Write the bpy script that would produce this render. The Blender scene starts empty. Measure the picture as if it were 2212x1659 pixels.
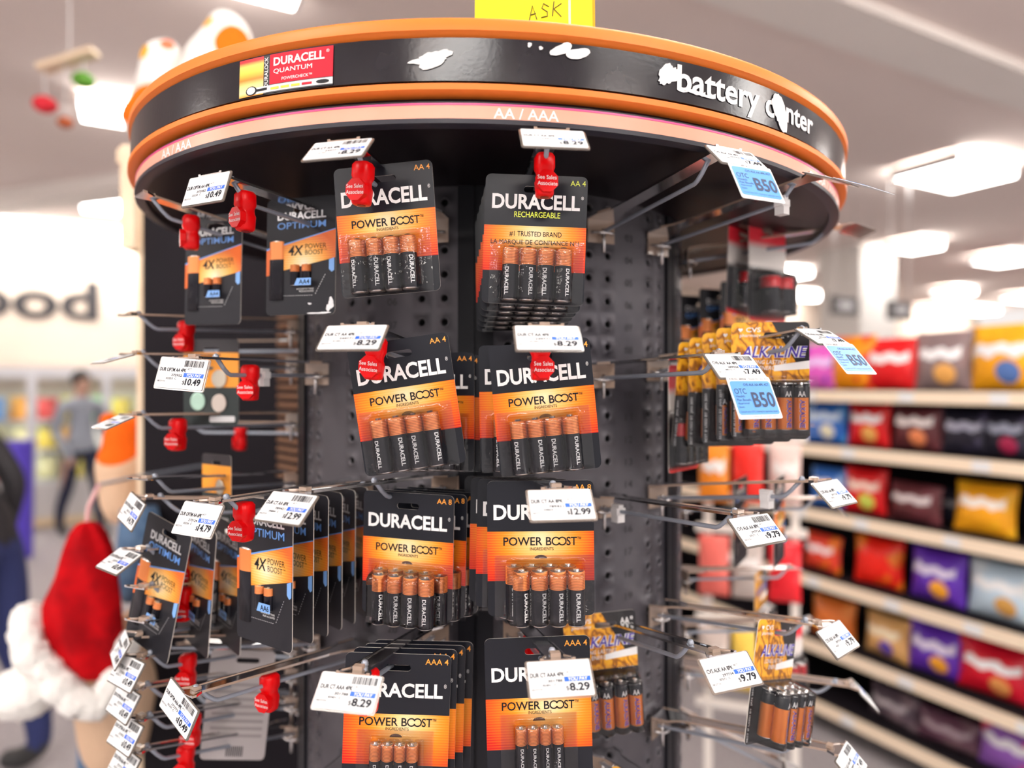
import bpy, bmesh, math, random
from mathutils import Vector, Matrix, Euler
from mathutils.geometry import tessellate_polygon

random.seed(7)
SC = bpy.context.scene
COL = SC.collection
PI = math.pi
ORD = ('first', 'second', 'third', 'fourth', 'fifth', 'sixth', 'seventh', 'eighth', 'ninth', 'tenth', 'eleventh', 'twelfth', 'last')
rad = math.radians

# ------------------------------------------------------------------ camera
FPX = 1500.0                       # focal length in pixels of a 2212 x 1659 frame
CAMZ = 1.5
cam = bpy.data.cameras.new('camera')
cam.sensor_fit = 'HORIZONTAL'
cam.sensor_width = 36.0
cam.lens = 36.0 * FPX / 2212.0
cam.clip_start = 0.02
cam.clip_end = 100
cam.dof.use_dof = True
cam.dof.focus_distance = 0.60
cam.dof.aperture_fstop = 2.15
cam_ob = bpy.data.objects.new('camera', cam)
cam_ob.location = (0, 0, CAMZ)
cam_ob.rotation_euler = (PI / 2, 0, 0)
COL.objects.link(cam_ob)
SC.camera = cam_ob

# ------------------------------------------------------------------ world and exposure
world = bpy.data.worlds.new('store_ambient')
SC.world = world
world.use_nodes = True
world.node_tree.nodes['Background'].inputs[0].default_value = (1.0, 0.93, 0.9, 1)
world.node_tree.nodes['Background'].inputs[1].default_value = 0.75
SC.view_settings.view_transform = 'Standard'
SC.view_settings.look = 'None'
SC.view_settings.gamma = 1.0
SC.view_settings.use_curve_mapping = False
SC.view_settings.exposure = 0.35
LIGHT_POWER = 13.5                 # emission strength of the ceiling troffers
CEIL = 3.25

# ------------------------------------------------------------------ materials
MATS = {}

def mat(name, col=(0.5, 0.5, 0.5), rough=0.5, metal=0.0, spec=0.5, emit=0.0, coat=0.0, sheen=0.0):
    if name in MATS:
        return MATS[name]
    m = bpy.data.materials.new(name)
    m.use_nodes = True
    b = m.node_tree.nodes['Principled BSDF']
    b.inputs['Base Color'].default_value = (*col, 1)
    b.inputs['Roughness'].default_value = rough
    b.inputs['Metallic'].default_value = metal
    b.inputs['Specular IOR Level'].default_value = spec
    if coat:
        b.inputs['Coat Weight'].default_value = coat
        b.inputs['Coat Roughness'].default_value = 0.12
    if sheen:
        b.inputs['Sheen Weight'].default_value = sheen
    if emit:
        b.inputs['Emission Color'].default_value = (*col, 1)
        b.inputs['Emission Strength'].default_value = emit
    MATS[name] = m
    return m

class NT:
    """small helper to write node trees"""
    def __init__(self, m):
        self.t = m.node_tree
        self.b = self.t.nodes.get('Principled BSDF')
    def n(self, kind, **kw):
        nd = self.t.nodes.new(kind)
        for k, v in kw.items():
            setattr(nd, k, v)
        return nd
    def link(self, a, b):
        self.t.links.new(a, b)
    def val(self, sock, v):
        if hasattr(v, 'default_value') or hasattr(v, 'links'):
            self.link(v, sock)
        else:
            sock.default_value = v
    def math(self, op, a, b=0.0, clamp=False):
        nd = self.n('ShaderNodeMath', operation=op)
        nd.use_clamp = clamp
        self.val(nd.inputs[0], a)
        self.val(nd.inputs[1], b)
        return nd.outputs[0]
    def mix(self, f, a, b):
        nd = self.n('ShaderNodeMix', data_type='RGBA')
        self.val(nd.inputs[0], f)
        for s, v in ((nd.inputs[6], a), (nd.inputs[7], b)):
            if isinstance(v, tuple):
                s.default_value = (*v[:3], 1)
            else:
                self.link(v, s)
        return nd.outputs[2]
    def ramp(self, f, stops):
        nd = self.n('ShaderNodeValToRGB')
        self.link(f, nd.inputs[0])
        e = nd.color_ramp.elements
        while len(e) < len(stops):
            e.new(0.5)
        for i, (p, c) in enumerate(stops):
            e[i].position = p
            e[i].color = (*c, 1)
        return nd.outputs[0]

def noise_mat(name, c1, c2, scale=8.0, rough=0.6, metal=0.0, spec=0.5, bump=0.0, bscale=None, detail=4, sheen=0.0, rvar=0.0):
    if name in MATS:
        return MATS[name]
    m = mat(name, c1, rough, metal, spec, sheen=sheen)
    t = NT(m)
    tc = t.n('ShaderNodeTexCoord')
    nz = t.n('ShaderNodeTexNoise')
    nz.inputs['Scale'].default_value = scale
    nz.inputs['Detail'].default_value = detail
    t.link(tc.outputs['Object'], nz.inputs['Vector'])
    f = t.ramp(nz.outputs[0], [(0.35, (0, 0, 0)), (0.65, (1, 1, 1))])
    t.link(t.mix(f, c1, c2), t.b.inputs['Base Color'])
    if rvar:
        t.link(t.math('MULTIPLY_ADD', f, rvar), t.b.inputs['Roughness'])
        t.b.inputs['Roughness'].links[0].from_node.inputs[2].default_value = rough
    if bump:
        n2 = t.n('ShaderNodeTexNoise')
        n2.inputs['Scale'].default_value = bscale or scale * 6
        n2.inputs['Detail'].default_value = 3
        t.link(tc.outputs['Object'], n2.inputs['Vector'])
        bp = t.n('ShaderNodeBump')
        bp.inputs['Strength'].default_value = bump
        bp.inputs['Distance'].default_value = 0.002
        t.link(n2.outputs[0], bp.inputs['Height'])
        t.link(bp.outputs[0], t.b.inputs['Normal'])
    return m

def clear_mat(name, tint, body, fac, rough=0.1, bump=0.0):
    """thin clear plastic: see-through with a tint, a little milky body and sharp reflections"""
    if name in MATS:
        return MATS[name]
    m = bpy.data.materials.new(name)
    m.use_nodes = True
    t = NT(m)
    b = t.b
    b.inputs['Base Color'].default_value = (*body, 1)
    b.inputs['Roughness'].default_value = rough
    out = t.t.nodes['Material Output']
    tr = t.n('ShaderNodeBsdfTransparent')
    tr.inputs[0].default_value = (*tint, 1)
    gl = t.n('ShaderNodeBsdfGlossy')
    gl.inputs['Roughness'].default_value = rough
    fr = t.n('ShaderNodeFresnel')
    fr.inputs['IOR'].default_value = 1.5
    if bump:
        tc = t.n('ShaderNodeTexCoord')
        nz = t.n('ShaderNodeTexNoise')
        nz.inputs['Scale'].default_value = 130
        t.link(tc.outputs['Object'], nz.inputs['Vector'])
        bp = t.n('ShaderNodeBump')
        bp.inputs['Strength'].default_value = bump
        bp.inputs['Distance'].default_value = 0.002
        t.link(nz.outputs[0], bp.inputs['Height'])
        t.link(bp.outputs[0], gl.inputs['Normal'])
        t.link(bp.outputs[0], fr.inputs['Normal'])
    m1 = t.n('ShaderNodeMixShader')
    m1.inputs[0].default_value = fac
    t.link(tr.outputs[0], m1.inputs[1])
    t.link(b.outputs[0], m1.inputs[2])
    m2 = t.n('ShaderNodeMixShader')
    t.link(fr.outputs[0], m2.inputs[0])
    t.link(m1.outputs[0], m2.inputs[1])
    t.link(gl.outputs[0], m2.inputs[2])
    t.link(m2.outputs[0], out.inputs[0])
    MATS[name] = m
    return m

# plain materials
M_BLACK = mat('black_ink', (0.010, 0.010, 0.014), 0.45, spec=0.2)
M_INK = mat('grey_ink', (0.012, 0.013, 0.02), 0.7, spec=0.2)
M_WHITE = mat('white_ink', (0.86, 0.85, 0.85), 0.4)
M_ORANGE = mat('orange_ink', (0.95, 0.36, 0.04), 0.4)
M_YELLOW = mat('lime_ink', (0.72, 0.8, 0.08), 0.4)
M_BLUE = mat('blue_ink', (0.015, 0.12, 0.7), 0.45)
M_SKY = mat('sky_blue_ink', (0.13, 0.32, 0.75), 0.4)
M_RED = mat('red_plastic', (0.70, 0.001, 0.003), 0.3, spec=0.25)
M_REDINK = mat('red_ink', (0.62, 0.004, 0.025), 0.4, spec=0.2)
M_PURPLE = mat('purple_ink', (0.06, 0.03, 0.4), 0.4)
M_LILAC = mat('lilac_ink', (0.62, 0.58, 0.8), 0.4)
M_PAPER = mat('white_card', (0.74, 0.75, 0.76), 0.5, spec=0.25)
M_EDGE = mat('card_edge', (0.72, 0.68, 0.62), 0.6)
M_CARDBACK = mat('card_back', (0.36, 0.34, 0.34), 0.6)
M_STEEL = mat('steel_wire', (0.30, 0.33, 0.39), 0.32, metal=0.35)
M_CHROME = mat('steel_bright', (0.62, 0.60, 0.60), 0.25, metal=0.95)
M_STOP = mat('white_plastic', (0.72, 0.70, 0.70), 0.4)
M_CLEAR = clear_mat('clear_strip', (0.86, 0.78, 0.72), (0.62, 0.46, 0.36), 0.52, 0.12)
M_BLISTER = clear_mat('blister_plastic', (0.96, 0.96, 0.97), (0.5, 0.5, 0.55), 0.012, 0.06, bump=0.35)
M_SLEEVE = clear_mat('tag_sleeve', (0.9, 0.86, 0.82), (0.5, 0.42, 0.36), 0.3, 0.12)
M_COPPER = mat('battery_copper', (0.88, 0.27, 0.07), 0.3, metal=0.25)
M_COPPERD = mat('battery_copper_groove', (0.30, 0.08, 0.02), 0.4, metal=0.3)
M_BBLACK = mat('battery_black', (0.010, 0.010, 0.016), 0.25, spec=0.3)
M_SILVER = mat('battery_silver', (0.75, 0.72, 0.7), 0.25, metal=0.9)
M_ALKCOP = mat('alkaline_copper', (0.72, 0.20, 0.02), 0.3, metal=0.2)
M_BRED = mat('battery_red', (0.7, 0.01, 0.02), 0.3)

# ------------------------------------------------------------------ mesh helpers
class MB:
    def __init__(self):
        self.v = []; self.f = []; self.m = []; self.uv = {}
    def add(self, verts, faces, mi=0):
        o = len(self.v)
        self.v += [tuple(p) for p in verts]
        for f in faces:
            self.f.append(tuple(i + o for i in f)); self.m.append(mi)
        return o
    def box(self, c, s, mi=0, rot=None):
        x, y, z = s[0] / 2, s[1] / 2, s[2] / 2
        vs = [Vector((sx * x, sy * y, sz * z)) for sz in (-1, 1) for sy in (-1, 1) for sx in (-1, 1)]
        if rot is not None:
            vs = [rot @ p for p in vs]
        c = Vector(c)
        self.add([p + c for p in vs], [(0, 2, 3, 1), (4, 5, 7, 6), (0, 1, 5, 4), (2, 6, 7, 3), (0, 4, 6, 2), (1, 3, 7, 5)], mi)
    def tube(self, pts, r, n=8, mi=0, cap=True):
        pts = [Vector(p) for p in pts]
        rs = r if isinstance(r, (list, tuple)) else [r] * len(pts)
        rings = []
        up = None
        for i, p in enumerate(pts):
            t = (pts[min(i + 1, len(pts) - 1)] - pts[max(i - 1, 0)]).normalized()
            if up is None:
                up = t.orthogonal().normalized()
            up = (up - t * up.dot(t))
            if up.length < 1e-6:
                up = t.orthogonal()
            up.normalize()
            sd = t.cross(up)
            rings.append([p + (up * math.cos(2 * PI * k / n) + sd * math.sin(2 * PI * k / n)) * rs[i] for k in range(n)])
        self.rings(rings, mi, cap)
    def rings(self, rings, mi=0, cap=True, closed=True, mis=None):
        n = len(rings[0])
        vs = [p for r in rings for p in r]
        o = len(self.v)
        self.v += [tuple(p) for p in vs]
        for i in range(len(rings) - 1):
            for k in range(n if closed else n - 1):
                k2 = (k + 1) % n
                self.f.append((o + i * n + k, o + i * n + k2, o + (i + 1) * n + k2, o + (i + 1) * n + k))
                self.m.append(mis[i] if mis else mi)
        if cap:
            self.f.append(tuple(o + k for k in reversed(range(n)))); self.m.append(mis[0] if mis else mi)
            self.f.append(tuple(o + (len(rings) - 1) * n + k for k in range(n))); self.m.append(mis[-1] if mis else mi)
    def lathe(self, prof, n=16, c=(0, 0, 0), mi=0, mis=None):
        rings = [[(c[0] + r * math.cos(2 * PI * k / n), c[1] + r * math.sin(2 * PI * k / n), c[2] + z) for k in range(n)] for r, z in prof]
        self.rings(rings, mi, True, True, mis)
    def sphere(self, c, r, n=10, mi=0, sq=(1, 1, 1)):
        rings = []
        for i in range(n // 2 + 1):
            a = PI * i / (n // 2)
            rr = max(math.sin(a), 0.02)
            rings.append([(c[0] + r * sq[0] * rr * math.cos(2 * PI * k / n), c[1] + r * sq[1] * rr * math.sin(2 * PI * k / n), c[2] - r * sq[2] * math.cos(a)) for k in range(n)])
        self.rings(rings, mi, True)
    def prism(self, poly, y0, y1, mi=0, mside=None, mback=None):
        """polygon in x,z extruded along y: front at y0 (facing -y)"""
        n = len(poly)
        a = [(p[0], y0, p[1]) for p in poly]
        b = [(p[0], y1, p[1]) for p in poly]
        o = len(self.v)
        self.v += a + b
        self.f.append(tuple(o + k for k in range(n))); self.m.append(mi)
        self.f.append(tuple(o + n + k for k in reversed(range(n)))); self.m.append(mi if mback is None else mback)
        for k in range(n):
            k2 = (k + 1) % n
            self.f.append((o + k2, o + k, o + n + k, o + n + k2)); self.m.append(mi if mside is None else mside)
    def mesh(self, name, mats, smooth=False, uvf=None):
        me = bpy.data.meshes.new(name)
        me.from_pydata(self.v, [], self.f)
        for m in (mats if isinstance(mats, (list, tuple)) else [mats]):
            me.materials.append(m)
        me.polygons.foreach_set('material_index', self.m)
        if smooth:
            me.polygons.foreach_set('use_smooth', [True] * len(self.f))
        if uvf:
            uv = me.uv_layers.new(name='uv')
            for lp in me.loops:
                uv.data[lp.index].uv = uvf(me.vertices[lp.vertex_index].co)
        me.update()
        return me
    def build(self, name, mats, parent=None, smooth=False, uvf=None, loc=None, rot=None):
        return ob(name, self.mesh(name, mats, smooth, uvf), parent, loc, rot)

def ob(name, me, parent=None, loc=None, rot=None):
    o = bpy.data.objects.new(name, me)
    COL.objects.link(o)
    if parent:
        o.parent = parent
    if loc is not None:
        o.location = loc
    if rot is not None:
        o.rotation_euler = rot
    return o

def tag(o, label=None, cat=None, group=None, kind=None):
    if label: o['label'] = label
    if cat: o['category'] = cat
    if group: o['group'] = group
    if kind: o['kind'] = kind
    return o

def empty(name, loc=(0, 0, 0), rot=(0, 0, 0)):
    o = bpy.data.objects.new(name, None)
    o.empty_display_size = 0.02
    o.location = loc
    o.rotation_euler = rot
    COL.objects.link(o)
    return o

KIDS = {}
def copy_tree(o, parent=None):
    c = o.copy()
    COL.objects.link(c)
    if parent:
        c.parent = parent
    for ch in KIDS.setdefault(o.name, list(o.children)):
        copy_tree(ch, c)
    return c

def px(u, v, y):
    """world point seen at pixel u, v at the distance y in front of the camera"""
    return Vector(((u - 1106.0) / FPX * y, y, CAMZ - (v - 829.5) / FPX * y))

# ------------------------------------------------------------------ lettering
GL = {}
def glyphs(body, bold=0.0):
    k = (body, bold)
    if k not in GL:
        c = bpy.data.curves.new('lettering', 'FONT')
        c.body = body
        c.offset = bold
        c.resolution_u = 3
        o = bpy.data.objects.new('lettering', c)
        me = o.to_mesh()
        vs = [(p.co.x, p.co.y) for p in me.vertices]
        fs = [tuple(p.vertices) for p in me.polygons]
        o.to_mesh_clear()
        bpy.data.objects.remove(o)
        bpy.data.curves.remove(c)
        x0 = min(p[0] for p in vs); x1 = max(p[0] for p in vs)
        y0 = min(p[1] for p in vs); y1 = max(p[1] for p in vs)
        vs = [((p[0] - x0) / (x1 - x0), (p[1] - y0) / (y1 - y0)) for p in vs]
        GL[k] = (vs, fs, (x1 - x0) / (y1 - y0))
    return GL[k]

def flat(x, y, e=0.0003):
    return (x, -e, y)

def printing(name, items, parent=None, fmap=flat, smooth=False):
    """items: ('t', text, x0, x1, y0, y1, material, bold, shear, quarter_turn) or ('p', polygon, material) -> one mesh object"""
    mb = MB(); mats = []
    for it in items:
        m = it[6] if it[0] == 't' else it[2]
        if m not in mats:
            mats.append(m)
        mi = mats.index(m)
        if it[0] == 't':
            _, body, x0, x1, y0, y1, m = it[:7]
            bold = it[7] if len(it) > 7 else 0.0
            sh = it[8] if len(it) > 8 else 0.0
            turn = it[9] if len(it) > 9 else 0
            vs, fs, asp = glyphs(body, bold)
            if turn == -1:      # reads downwards
                if y0 is None:
                    y0 = y1 - (x1 - x0) * asp
                pts = [(x0 + (x1 - x0) * b, y1 - (y1 - y0) * a) for a, b in vs]
            elif turn == 1:
                pts = [(x1 - (x1 - x0) * b, y0 + (y1 - y0) * a) for a, b in vs]
            else:
                if x1 is None:
                    x1 = x0 + (y1 - y0) * asp
                elif x0 is None:
                    x0 = x1 - (y1 - y0) * asp
                pts = [(x0 + (x1 - x0) * a + sh * (y1 - y0) * b, y0 + (y1 - y0) * b) for a, b in vs]
            mb.add([fmap(a, b) for a, b in pts], fs, mi)
        else:
            e = it[3] if len(it) > 3 else 0.00015
            if fmap is flat:
                pts = [flat(a, b, e) for a, b in it[1]]
            else:
                pts = [fmap(a, b) for a, b in it[1]]
            mb.add(pts, [tuple(range(len(pts)))], mi)
    return mb.build(name, mats, parent, smooth)

def rect(x0, x1, y0, y1):
    return [(x0, y0), (x1, y0), (x1, y1), (x0, y1)]

def rrect(x0, x1, y0, y1, r, n=4):
    pts = []
    for cx, cy, a in ((x1 - r, y0 + r, -90), (x1 - r, y1 - r, 0), (x0 + r, y1 - r, 90), (x0 + r, y0 + r, 180)):
        for k in range(n + 1):
            t = rad(a + 90 * k / n)
            pts.append((cx + r * math.cos(t), cy + r * math.sin(t)))
    return pts

def ragged(cx, cy, rx, ry, n=18, seed=0, j=0.45):
    rd = random.Random(seed)
    out = []
    for k in range(n):
        a = 2 * PI * k / n
        q = 1 - j * (0.32 + 0.3 * math.sin(2 * a + seed) + 0.22 * math.sin(3 * a + seed * 2.1) + 0.35 * (rd.random() - 0.5))
        out.append((cx + rx * q * math.cos(2 * PI * k / n), cy + ry * q * math.sin(2 * PI * k / n)))
    return out
# ------------------------------------------------------------------ the store around (its grid is turned 28 degrees)
ST = rad(28.0)
CS, SN = math.cos(ST), math.sin(ST)
def to_store(p):
    return (p[0] * CS + p[1] * SN, -p[0] * SN + p[1] * CS)
def from_store(b, a, z=0.0):
    return Vector((b * CS - a * SN, b * SN + a * CS, z))
SROT = (0, 0, ST)

M_CEIL = noise_mat('ceiling_tile', (0.86, 0.75, 0.70), (0.89, 0.78, 0.73), 1.2, 0.9)
M_BEAM = mat('ceiling_beam', (0.90, 0.85, 0.80), 0.8)
M_FLOOR = noise_mat('carpet', (0.32, 0.29, 0.30), (0.42, 0.39, 0.40), 60, 0.95, bump=0.6, bscale=400)
M_WALL = noise_mat('cream_wall', (0.56, 0.47, 0.39), (0.60, 0.51, 0.43), 1.0, 0.8)
M_LIGHT = mat('light_diffuser', (1.0, 0.97, 0.93), 0.4, emit=LIGHT_POWER)
M_FRAME = mat('light_frame', (0.8, 0.76, 0.74), 0.5)

def sbox(name, b0, b1, a0, a1, z0, z1, m, parent=None):
    mb = MB()
    mb.box(((b0 + b1) / 2, (a0 + a1) / 2, (z0 + z1) / 2), (b1 - b0, a1 - a0, z1 - z0))
    o = mb.build(name, m, parent)
    if parent is None:
        o.rotation_euler = SROT
    return o

tag(sbox('floor', -14, 18, -4.5, 9.9, -0.05, 0.0, M_FLOOR), kind='structure')
tag(sbox('ceiling', -14, 18, -4.5, 9.9, CEIL, CEIL + 0.05, M_CEIL), kind='structure')
tag(sbox('wall_back', -16, 18, 9.6, 9.75, 0, CEIL, M_WALL), kind='structure')
tag(sbox('trim_1', -6, 14, 2.03, 2.33, CEIL - 0.05, CEIL, M_BEAM), kind='structure')
# dropped beam at the left, in front of the back wall
p0, p1 = px(-60, 440, 6.6), px(300, 385, 5.9)
mb = MB(); d = (p1 - p0); L = d.length
mb.box((0, 0, 0), (L * 1.6, 0.35, 0.12))
tag(mb.build('trim_2', M_BEAM, None, loc=((p0 + p1) / 2).to_tuple()[:2] + (CEIL - 0.06,), rot=(0, 0, math.atan2(d.y, d.x))), kind='structure')
tag(sbox('trim_3', -16, 18, 9.45, 9.6, 1.42, 1.58, mat('soffit_lip', (0.8, 0.66, 0.5), 0.7)), kind='structure')

def ceiling_light(b, a, label, lb=1.2, la=0.6, group='ceiling light panels'):
    r = empty('ceiling_light', from_store(b, a, CEIL), SROT)
    tag(r, label, 'ceiling light', group)
    mb = MB()
    for sx in (-1, 1):
        mb = MB(); mb.box((sx * (lb / 2 + 0.012), 0, -0.055), (0.024, la + 0.02, 0.09)); mb.build('end_cap', M_FRAME, r)
    mb = MB()
    mb.box((0, 0, -0.070), (lb, la, 0.055))
    mb.build('diffuser', M_LIGHT, r)
    return r

def light_at(u, v, label, lb=1.2, la=0.6):
    y = (CEIL - CAMZ) * FPX / (829.5 - v)
    b, a = to_store(px(u, v, y))
    return ceiling_light(b, a, label, lb, la)

light_at(2062, 358, 'large ceiling light panel right of the display, the biggest one in view', 0.78, 0.5)
light_at(1975, 520, 'small bright ceiling light above the white column, right of the canopy', 0.5, 0.4)
light_at(2165, 550, 'ceiling light panel near the right edge, second row down', 0.65, 0.45)
light_at(1700, 582, 'ceiling light showing just below the canopy beside the red packs', 0.6, 0.4)
light_at(1735, 632, 'long ceiling light low between the red packs and the hanging dark sign', 1.0, 0.4)
light_at(2058, 622, 'ceiling light above the second dark hanging sign', 0.7, 0.4)
light_at(2212, 637, 'ceiling light cut off by the right edge above the snack shelf', 0.9, 0.4)
light_at(2070, 662, 'long bright ceiling light lowest above the snack bags', 2.4, 0.5)
light_at(325, 236, 'bright ceiling light panel touching the canopy on its left', 0.75, 0.25)
light_at(270, 434, 'ceiling light at the left, just below the canopy rim', 0.7, 0.4)
light_at(140, 494, 'long strip of ceiling light above the food sign', 3.2, 0.5)
light_at(530, -120, 'ceiling light cut off by the top edge above the plush toy', 0.45, 0.45)
k = 0
for bi, b in enumerate((-6.5, -4.2, -1.6, 1.0, 3.6, 6.2)):
    for ai, a in enumerate((-3.9, -1.9, 0.4) + ((2.7, 5.0) if b < -4 else ())):
        p = from_store(b, a)
        if p.y < 2.3 or b > 6:
            k += 1
            ceiling_light(b, a, 'ceiling light outside the picture, %s column from the left, %s row from the back' % (ORD[bi], ORD[ai]), group='ceiling lights outside the picture')

# food sign on the back wall
sg = empty('food_sign', from_store(*to_store(px(100, 660, 7.95))), SROT)
tag(sg, 'dark grey word food on the cream wall above the cooler doors', 'wall sign')
b0, a0 = to_store(px(100, 660, 7.95))
zf = px(0, 690, 8)[2]
mbs = printing('letter_row', [('t', 'food', -1.01, 0.51, zf, zf + 0.47, mat('sign_grey', (0.03, 0.027, 0.03), 0.6), 0.03)], sg, lambda x, y: (x, 9.585 - a0, y))

# cooler case under the sign
M_CFRAME = mat('cooler_frame', (0.62, 0.63, 0.66), 0.35, metal=0.3)
M_KICK = mat('cooler_kick', (0.6, 0.58, 0.57), 0.5)
M_CGLASS = clear_mat('cooler_glass', (0.96, 0.97, 0.98), (0.8, 0.85, 0.9), 0.02, 0.03)
cl = empty('cooler_case', from_store(-1.2, 9.2), SROT)
tag(cl, 'long glass door food cooler standing under the food sign', 'cooler')
mb = MB(); mb.box((0.2, -0.15, 0.24), (5.6, 0.6, 0.42)); 
for k in range(30):
    mb.box((-2.5 + k * 0.18, -0.46, 0.24), (0.02, 0.02, 0.4))
mb.build('base', M_KICK, cl)
mb = MB(); mb.box((0.2, -0.17, 0.05), (5.6, 0.66, 0.08)); mb.build('kick_strip', mat('tan_strip', (0.75, 0.58, 0.36), 0.6), cl)
mb = MB(); mb.box((0.2, 0.28, 1.0), (5.6, 0.03, 1.1)); mb.build('back_panel', mat('cooler_inside', (0.9, 0.88, 0.7), 0.6), cl)
mb = MB(); mb.box((0.2, 0.0, 1.62), (5.6, 0.7, 0.12)); mb.build('header', M_CFRAME, cl)
for k in range(9):
    x = -2.55 + k * 0.68
    mb = MB(); mb.box((x, -0.38, 1.0), (0.09, 0.06, 1.15)); mb.build('door_post', M_CFRAME, cl)
    mb = MB(); mb.box((x, -0.33, 1.0), (0.035, 0.03, 1.05)); mb.build('fill_tube', mat('fill_tube_glow', (1.0, 0.97, 0.9), 0.4, emit=5.0), cl)  # glowing tube added behind each post to brighten the food packs
    if k < 8:
        mb = MB(); mb.box((x + 0.34, -0.37, 1.0), (0.58, 0.012, 1.12)); mb.build('door_pane', M_CGLASS, cl)
for z in (0.46, 0.78, 1.10):
    mb = MB(); mb.box((0.2, -0.05, z), (5.5, 0.5, 0.02)); mb.build('shelf', mat('cooler_shelf', (0.8, 0.8, 0.8), 0.5), cl)

# ---- bags, used in the cooler and on the snack shelf
def bag_mesh(w, h, d, seed):
    rd = random.Random(seed)
    nx, nz = 10, 12
    mb = MB()
    ph = rd.random() * 6
    def prof(i, j, s):
        u = i / nx * 2 - 1; t = j / nz
        puff = (1 - abs(u) ** 2.5) * max(0.0, math.sin(PI * min(max((t - 0.04) / 0.9, 0), 1))) ** 0.6
        wob = 0.06 * math.sin(7 * t + ph + s) * (1 - abs(u))
        narrow = 1 - 0.06 * math.sin(PI * t)
        return (u * w / 2 * narrow, s * d / 2 * (puff + wob * puff + 0.03), t * h)
    for s in (-1, 1):
        vs = [prof(i, j, s) for j in range(nz + 1) for i in range(nx + 1)]
        fs = []
        for j in range(nz):
            for i in range(nx):
                q = (j * (nx + 1) + i, j * (nx + 1) + i + 1, (j + 1) * (nx + 1) + i + 1, (j + 1) * (nx + 1) + i)
                fs.append(q if s < 0 else q[::-1])
        mb.add(vs, fs, 0)
    n1 = (nx + 1) * (nz + 1)
    for j in range(nz):
        for i in (0, nx):
            a = j * (nx + 1) + i; b = a + nx + 1
            mb.f.append((a, b, b + n1, a + n1) if i == 0 else (b, a, a + n1, b + n1)); mb.m.append(0)
    for i in range(nx):
        for j in (0, nz):
            a = j * (nx + 1) + i
            mb.f.append((a, a + n1, a + 1 + n1, a + 1) if j == 0 else (a + 1, a + 1 + n1, a + n1, a)); mb.m.append(0)
    return mb, prof

def bag_mat(col, c2):
    nm = 'bag_%02x%02x%02x' % tuple(int(c * 255) for c in col)
    if nm in MATS:
        return MATS[nm]
    m = mat(nm, col, 0.32, spec=0.3)
    t = NT(m)
    tc = t.n('ShaderNodeTexCoord')
    nz = t.n('ShaderNodeTexNoise'); nz.inputs['Scale'].default_value = 9
    t.link(tc.outputs['Object'], nz.inputs['Vector'])
    f = t.ramp(nz.outputs[0], [(0.52, (0, 0, 0)), (0.56, (1, 1, 1))])
    t.link(t.mix(f, col, c2), t.b.inputs['Base Color'])
    return m

def snack_bag(loc, rz, w, h, d, col, c2, patch, label, seed, tilt=0.0, group='snack bags on the right hand shelves', cat='snack bag', name='snack_bag', blob=None):
    r = empty(name, loc, (tilt, 0, rz))
    tag(r, label, cat, group)
    mb, prof = bag_mesh(w, h, d, seed)
    mb.build('pouch', bag_mat(col, c2), r, smooth=True)
    if patch:
        # printed front panel: wavy light shape following the pouch
        rd = random.Random(seed + 5)
        def onbag(x, z):
            u = max(-1, min(1, x / (w / 2))); t = max(0, min(1, z / h))
            p = prof((u + 1) / 2 * 10, t * 12, -1)
            return (x, p[1] - 0.0015, z)
        m1 = MB()
        n = 14
        top = []; bot = []
        for i in range(n + 1):
            x = -w * 0.36 + w * 0.72 * i / n
            zc = h * (0.60 + 0.03 * math.sin(i))
            hh = h * 0.11 * (0.6 + 0.4 * rd.random())
            top.append((x, zc + hh)); bot.append((x, zc - hh))
        for i in range(n):
            for k in range(3):
                def L(q, f): return (bot[q][0], bot[q][1] + (top[q][1] - bot[q][1]) * f)
                ps = [L(i, k / 3), L(i + 1, k / 3), L(i + 1, (k + 1) / 3), L(i, (k + 1) / 3)]
                m1.add([onbag(*p) for p in ps], [(0, 1, 2, 3)], 0)
        m1.build('front_print', mat('print_%s' % str(patch), patch, 0.4), r)
        if blob:
            m1 = MB()
            cx, cz, rr = w * 0.12, h * 0.27, h * 0.17
            for i in range(12):
                a1, a2 = 2 * PI * i / 12, 2 * PI * (i + 1) / 12
                for f0, f1 in ((0.0, 0.5), (0.5, 1.0)):
                    ps = [(cx + rr * f0 * math.cos(a1), cz + rr * f0 * math.sin(a1)), (cx + rr * f1 * math.cos(a1), cz + rr * f1 * math.sin(a1)),
                          (cx + rr * f1 * math.cos(a2), cz + rr * f1 * math.sin(a2)), (cx + rr * f0 * math.cos(a2), cz + rr * f0 * math.sin(a2))]
                    m1.add([onbag(*p) for p in ps], [(0, 1, 2, 3)] if f0 else [(0, 1, 2)], 0)
            m1.build('picture_print', mat('print_%s' % str(blob), blob, 0.4), r)
    return r

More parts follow.
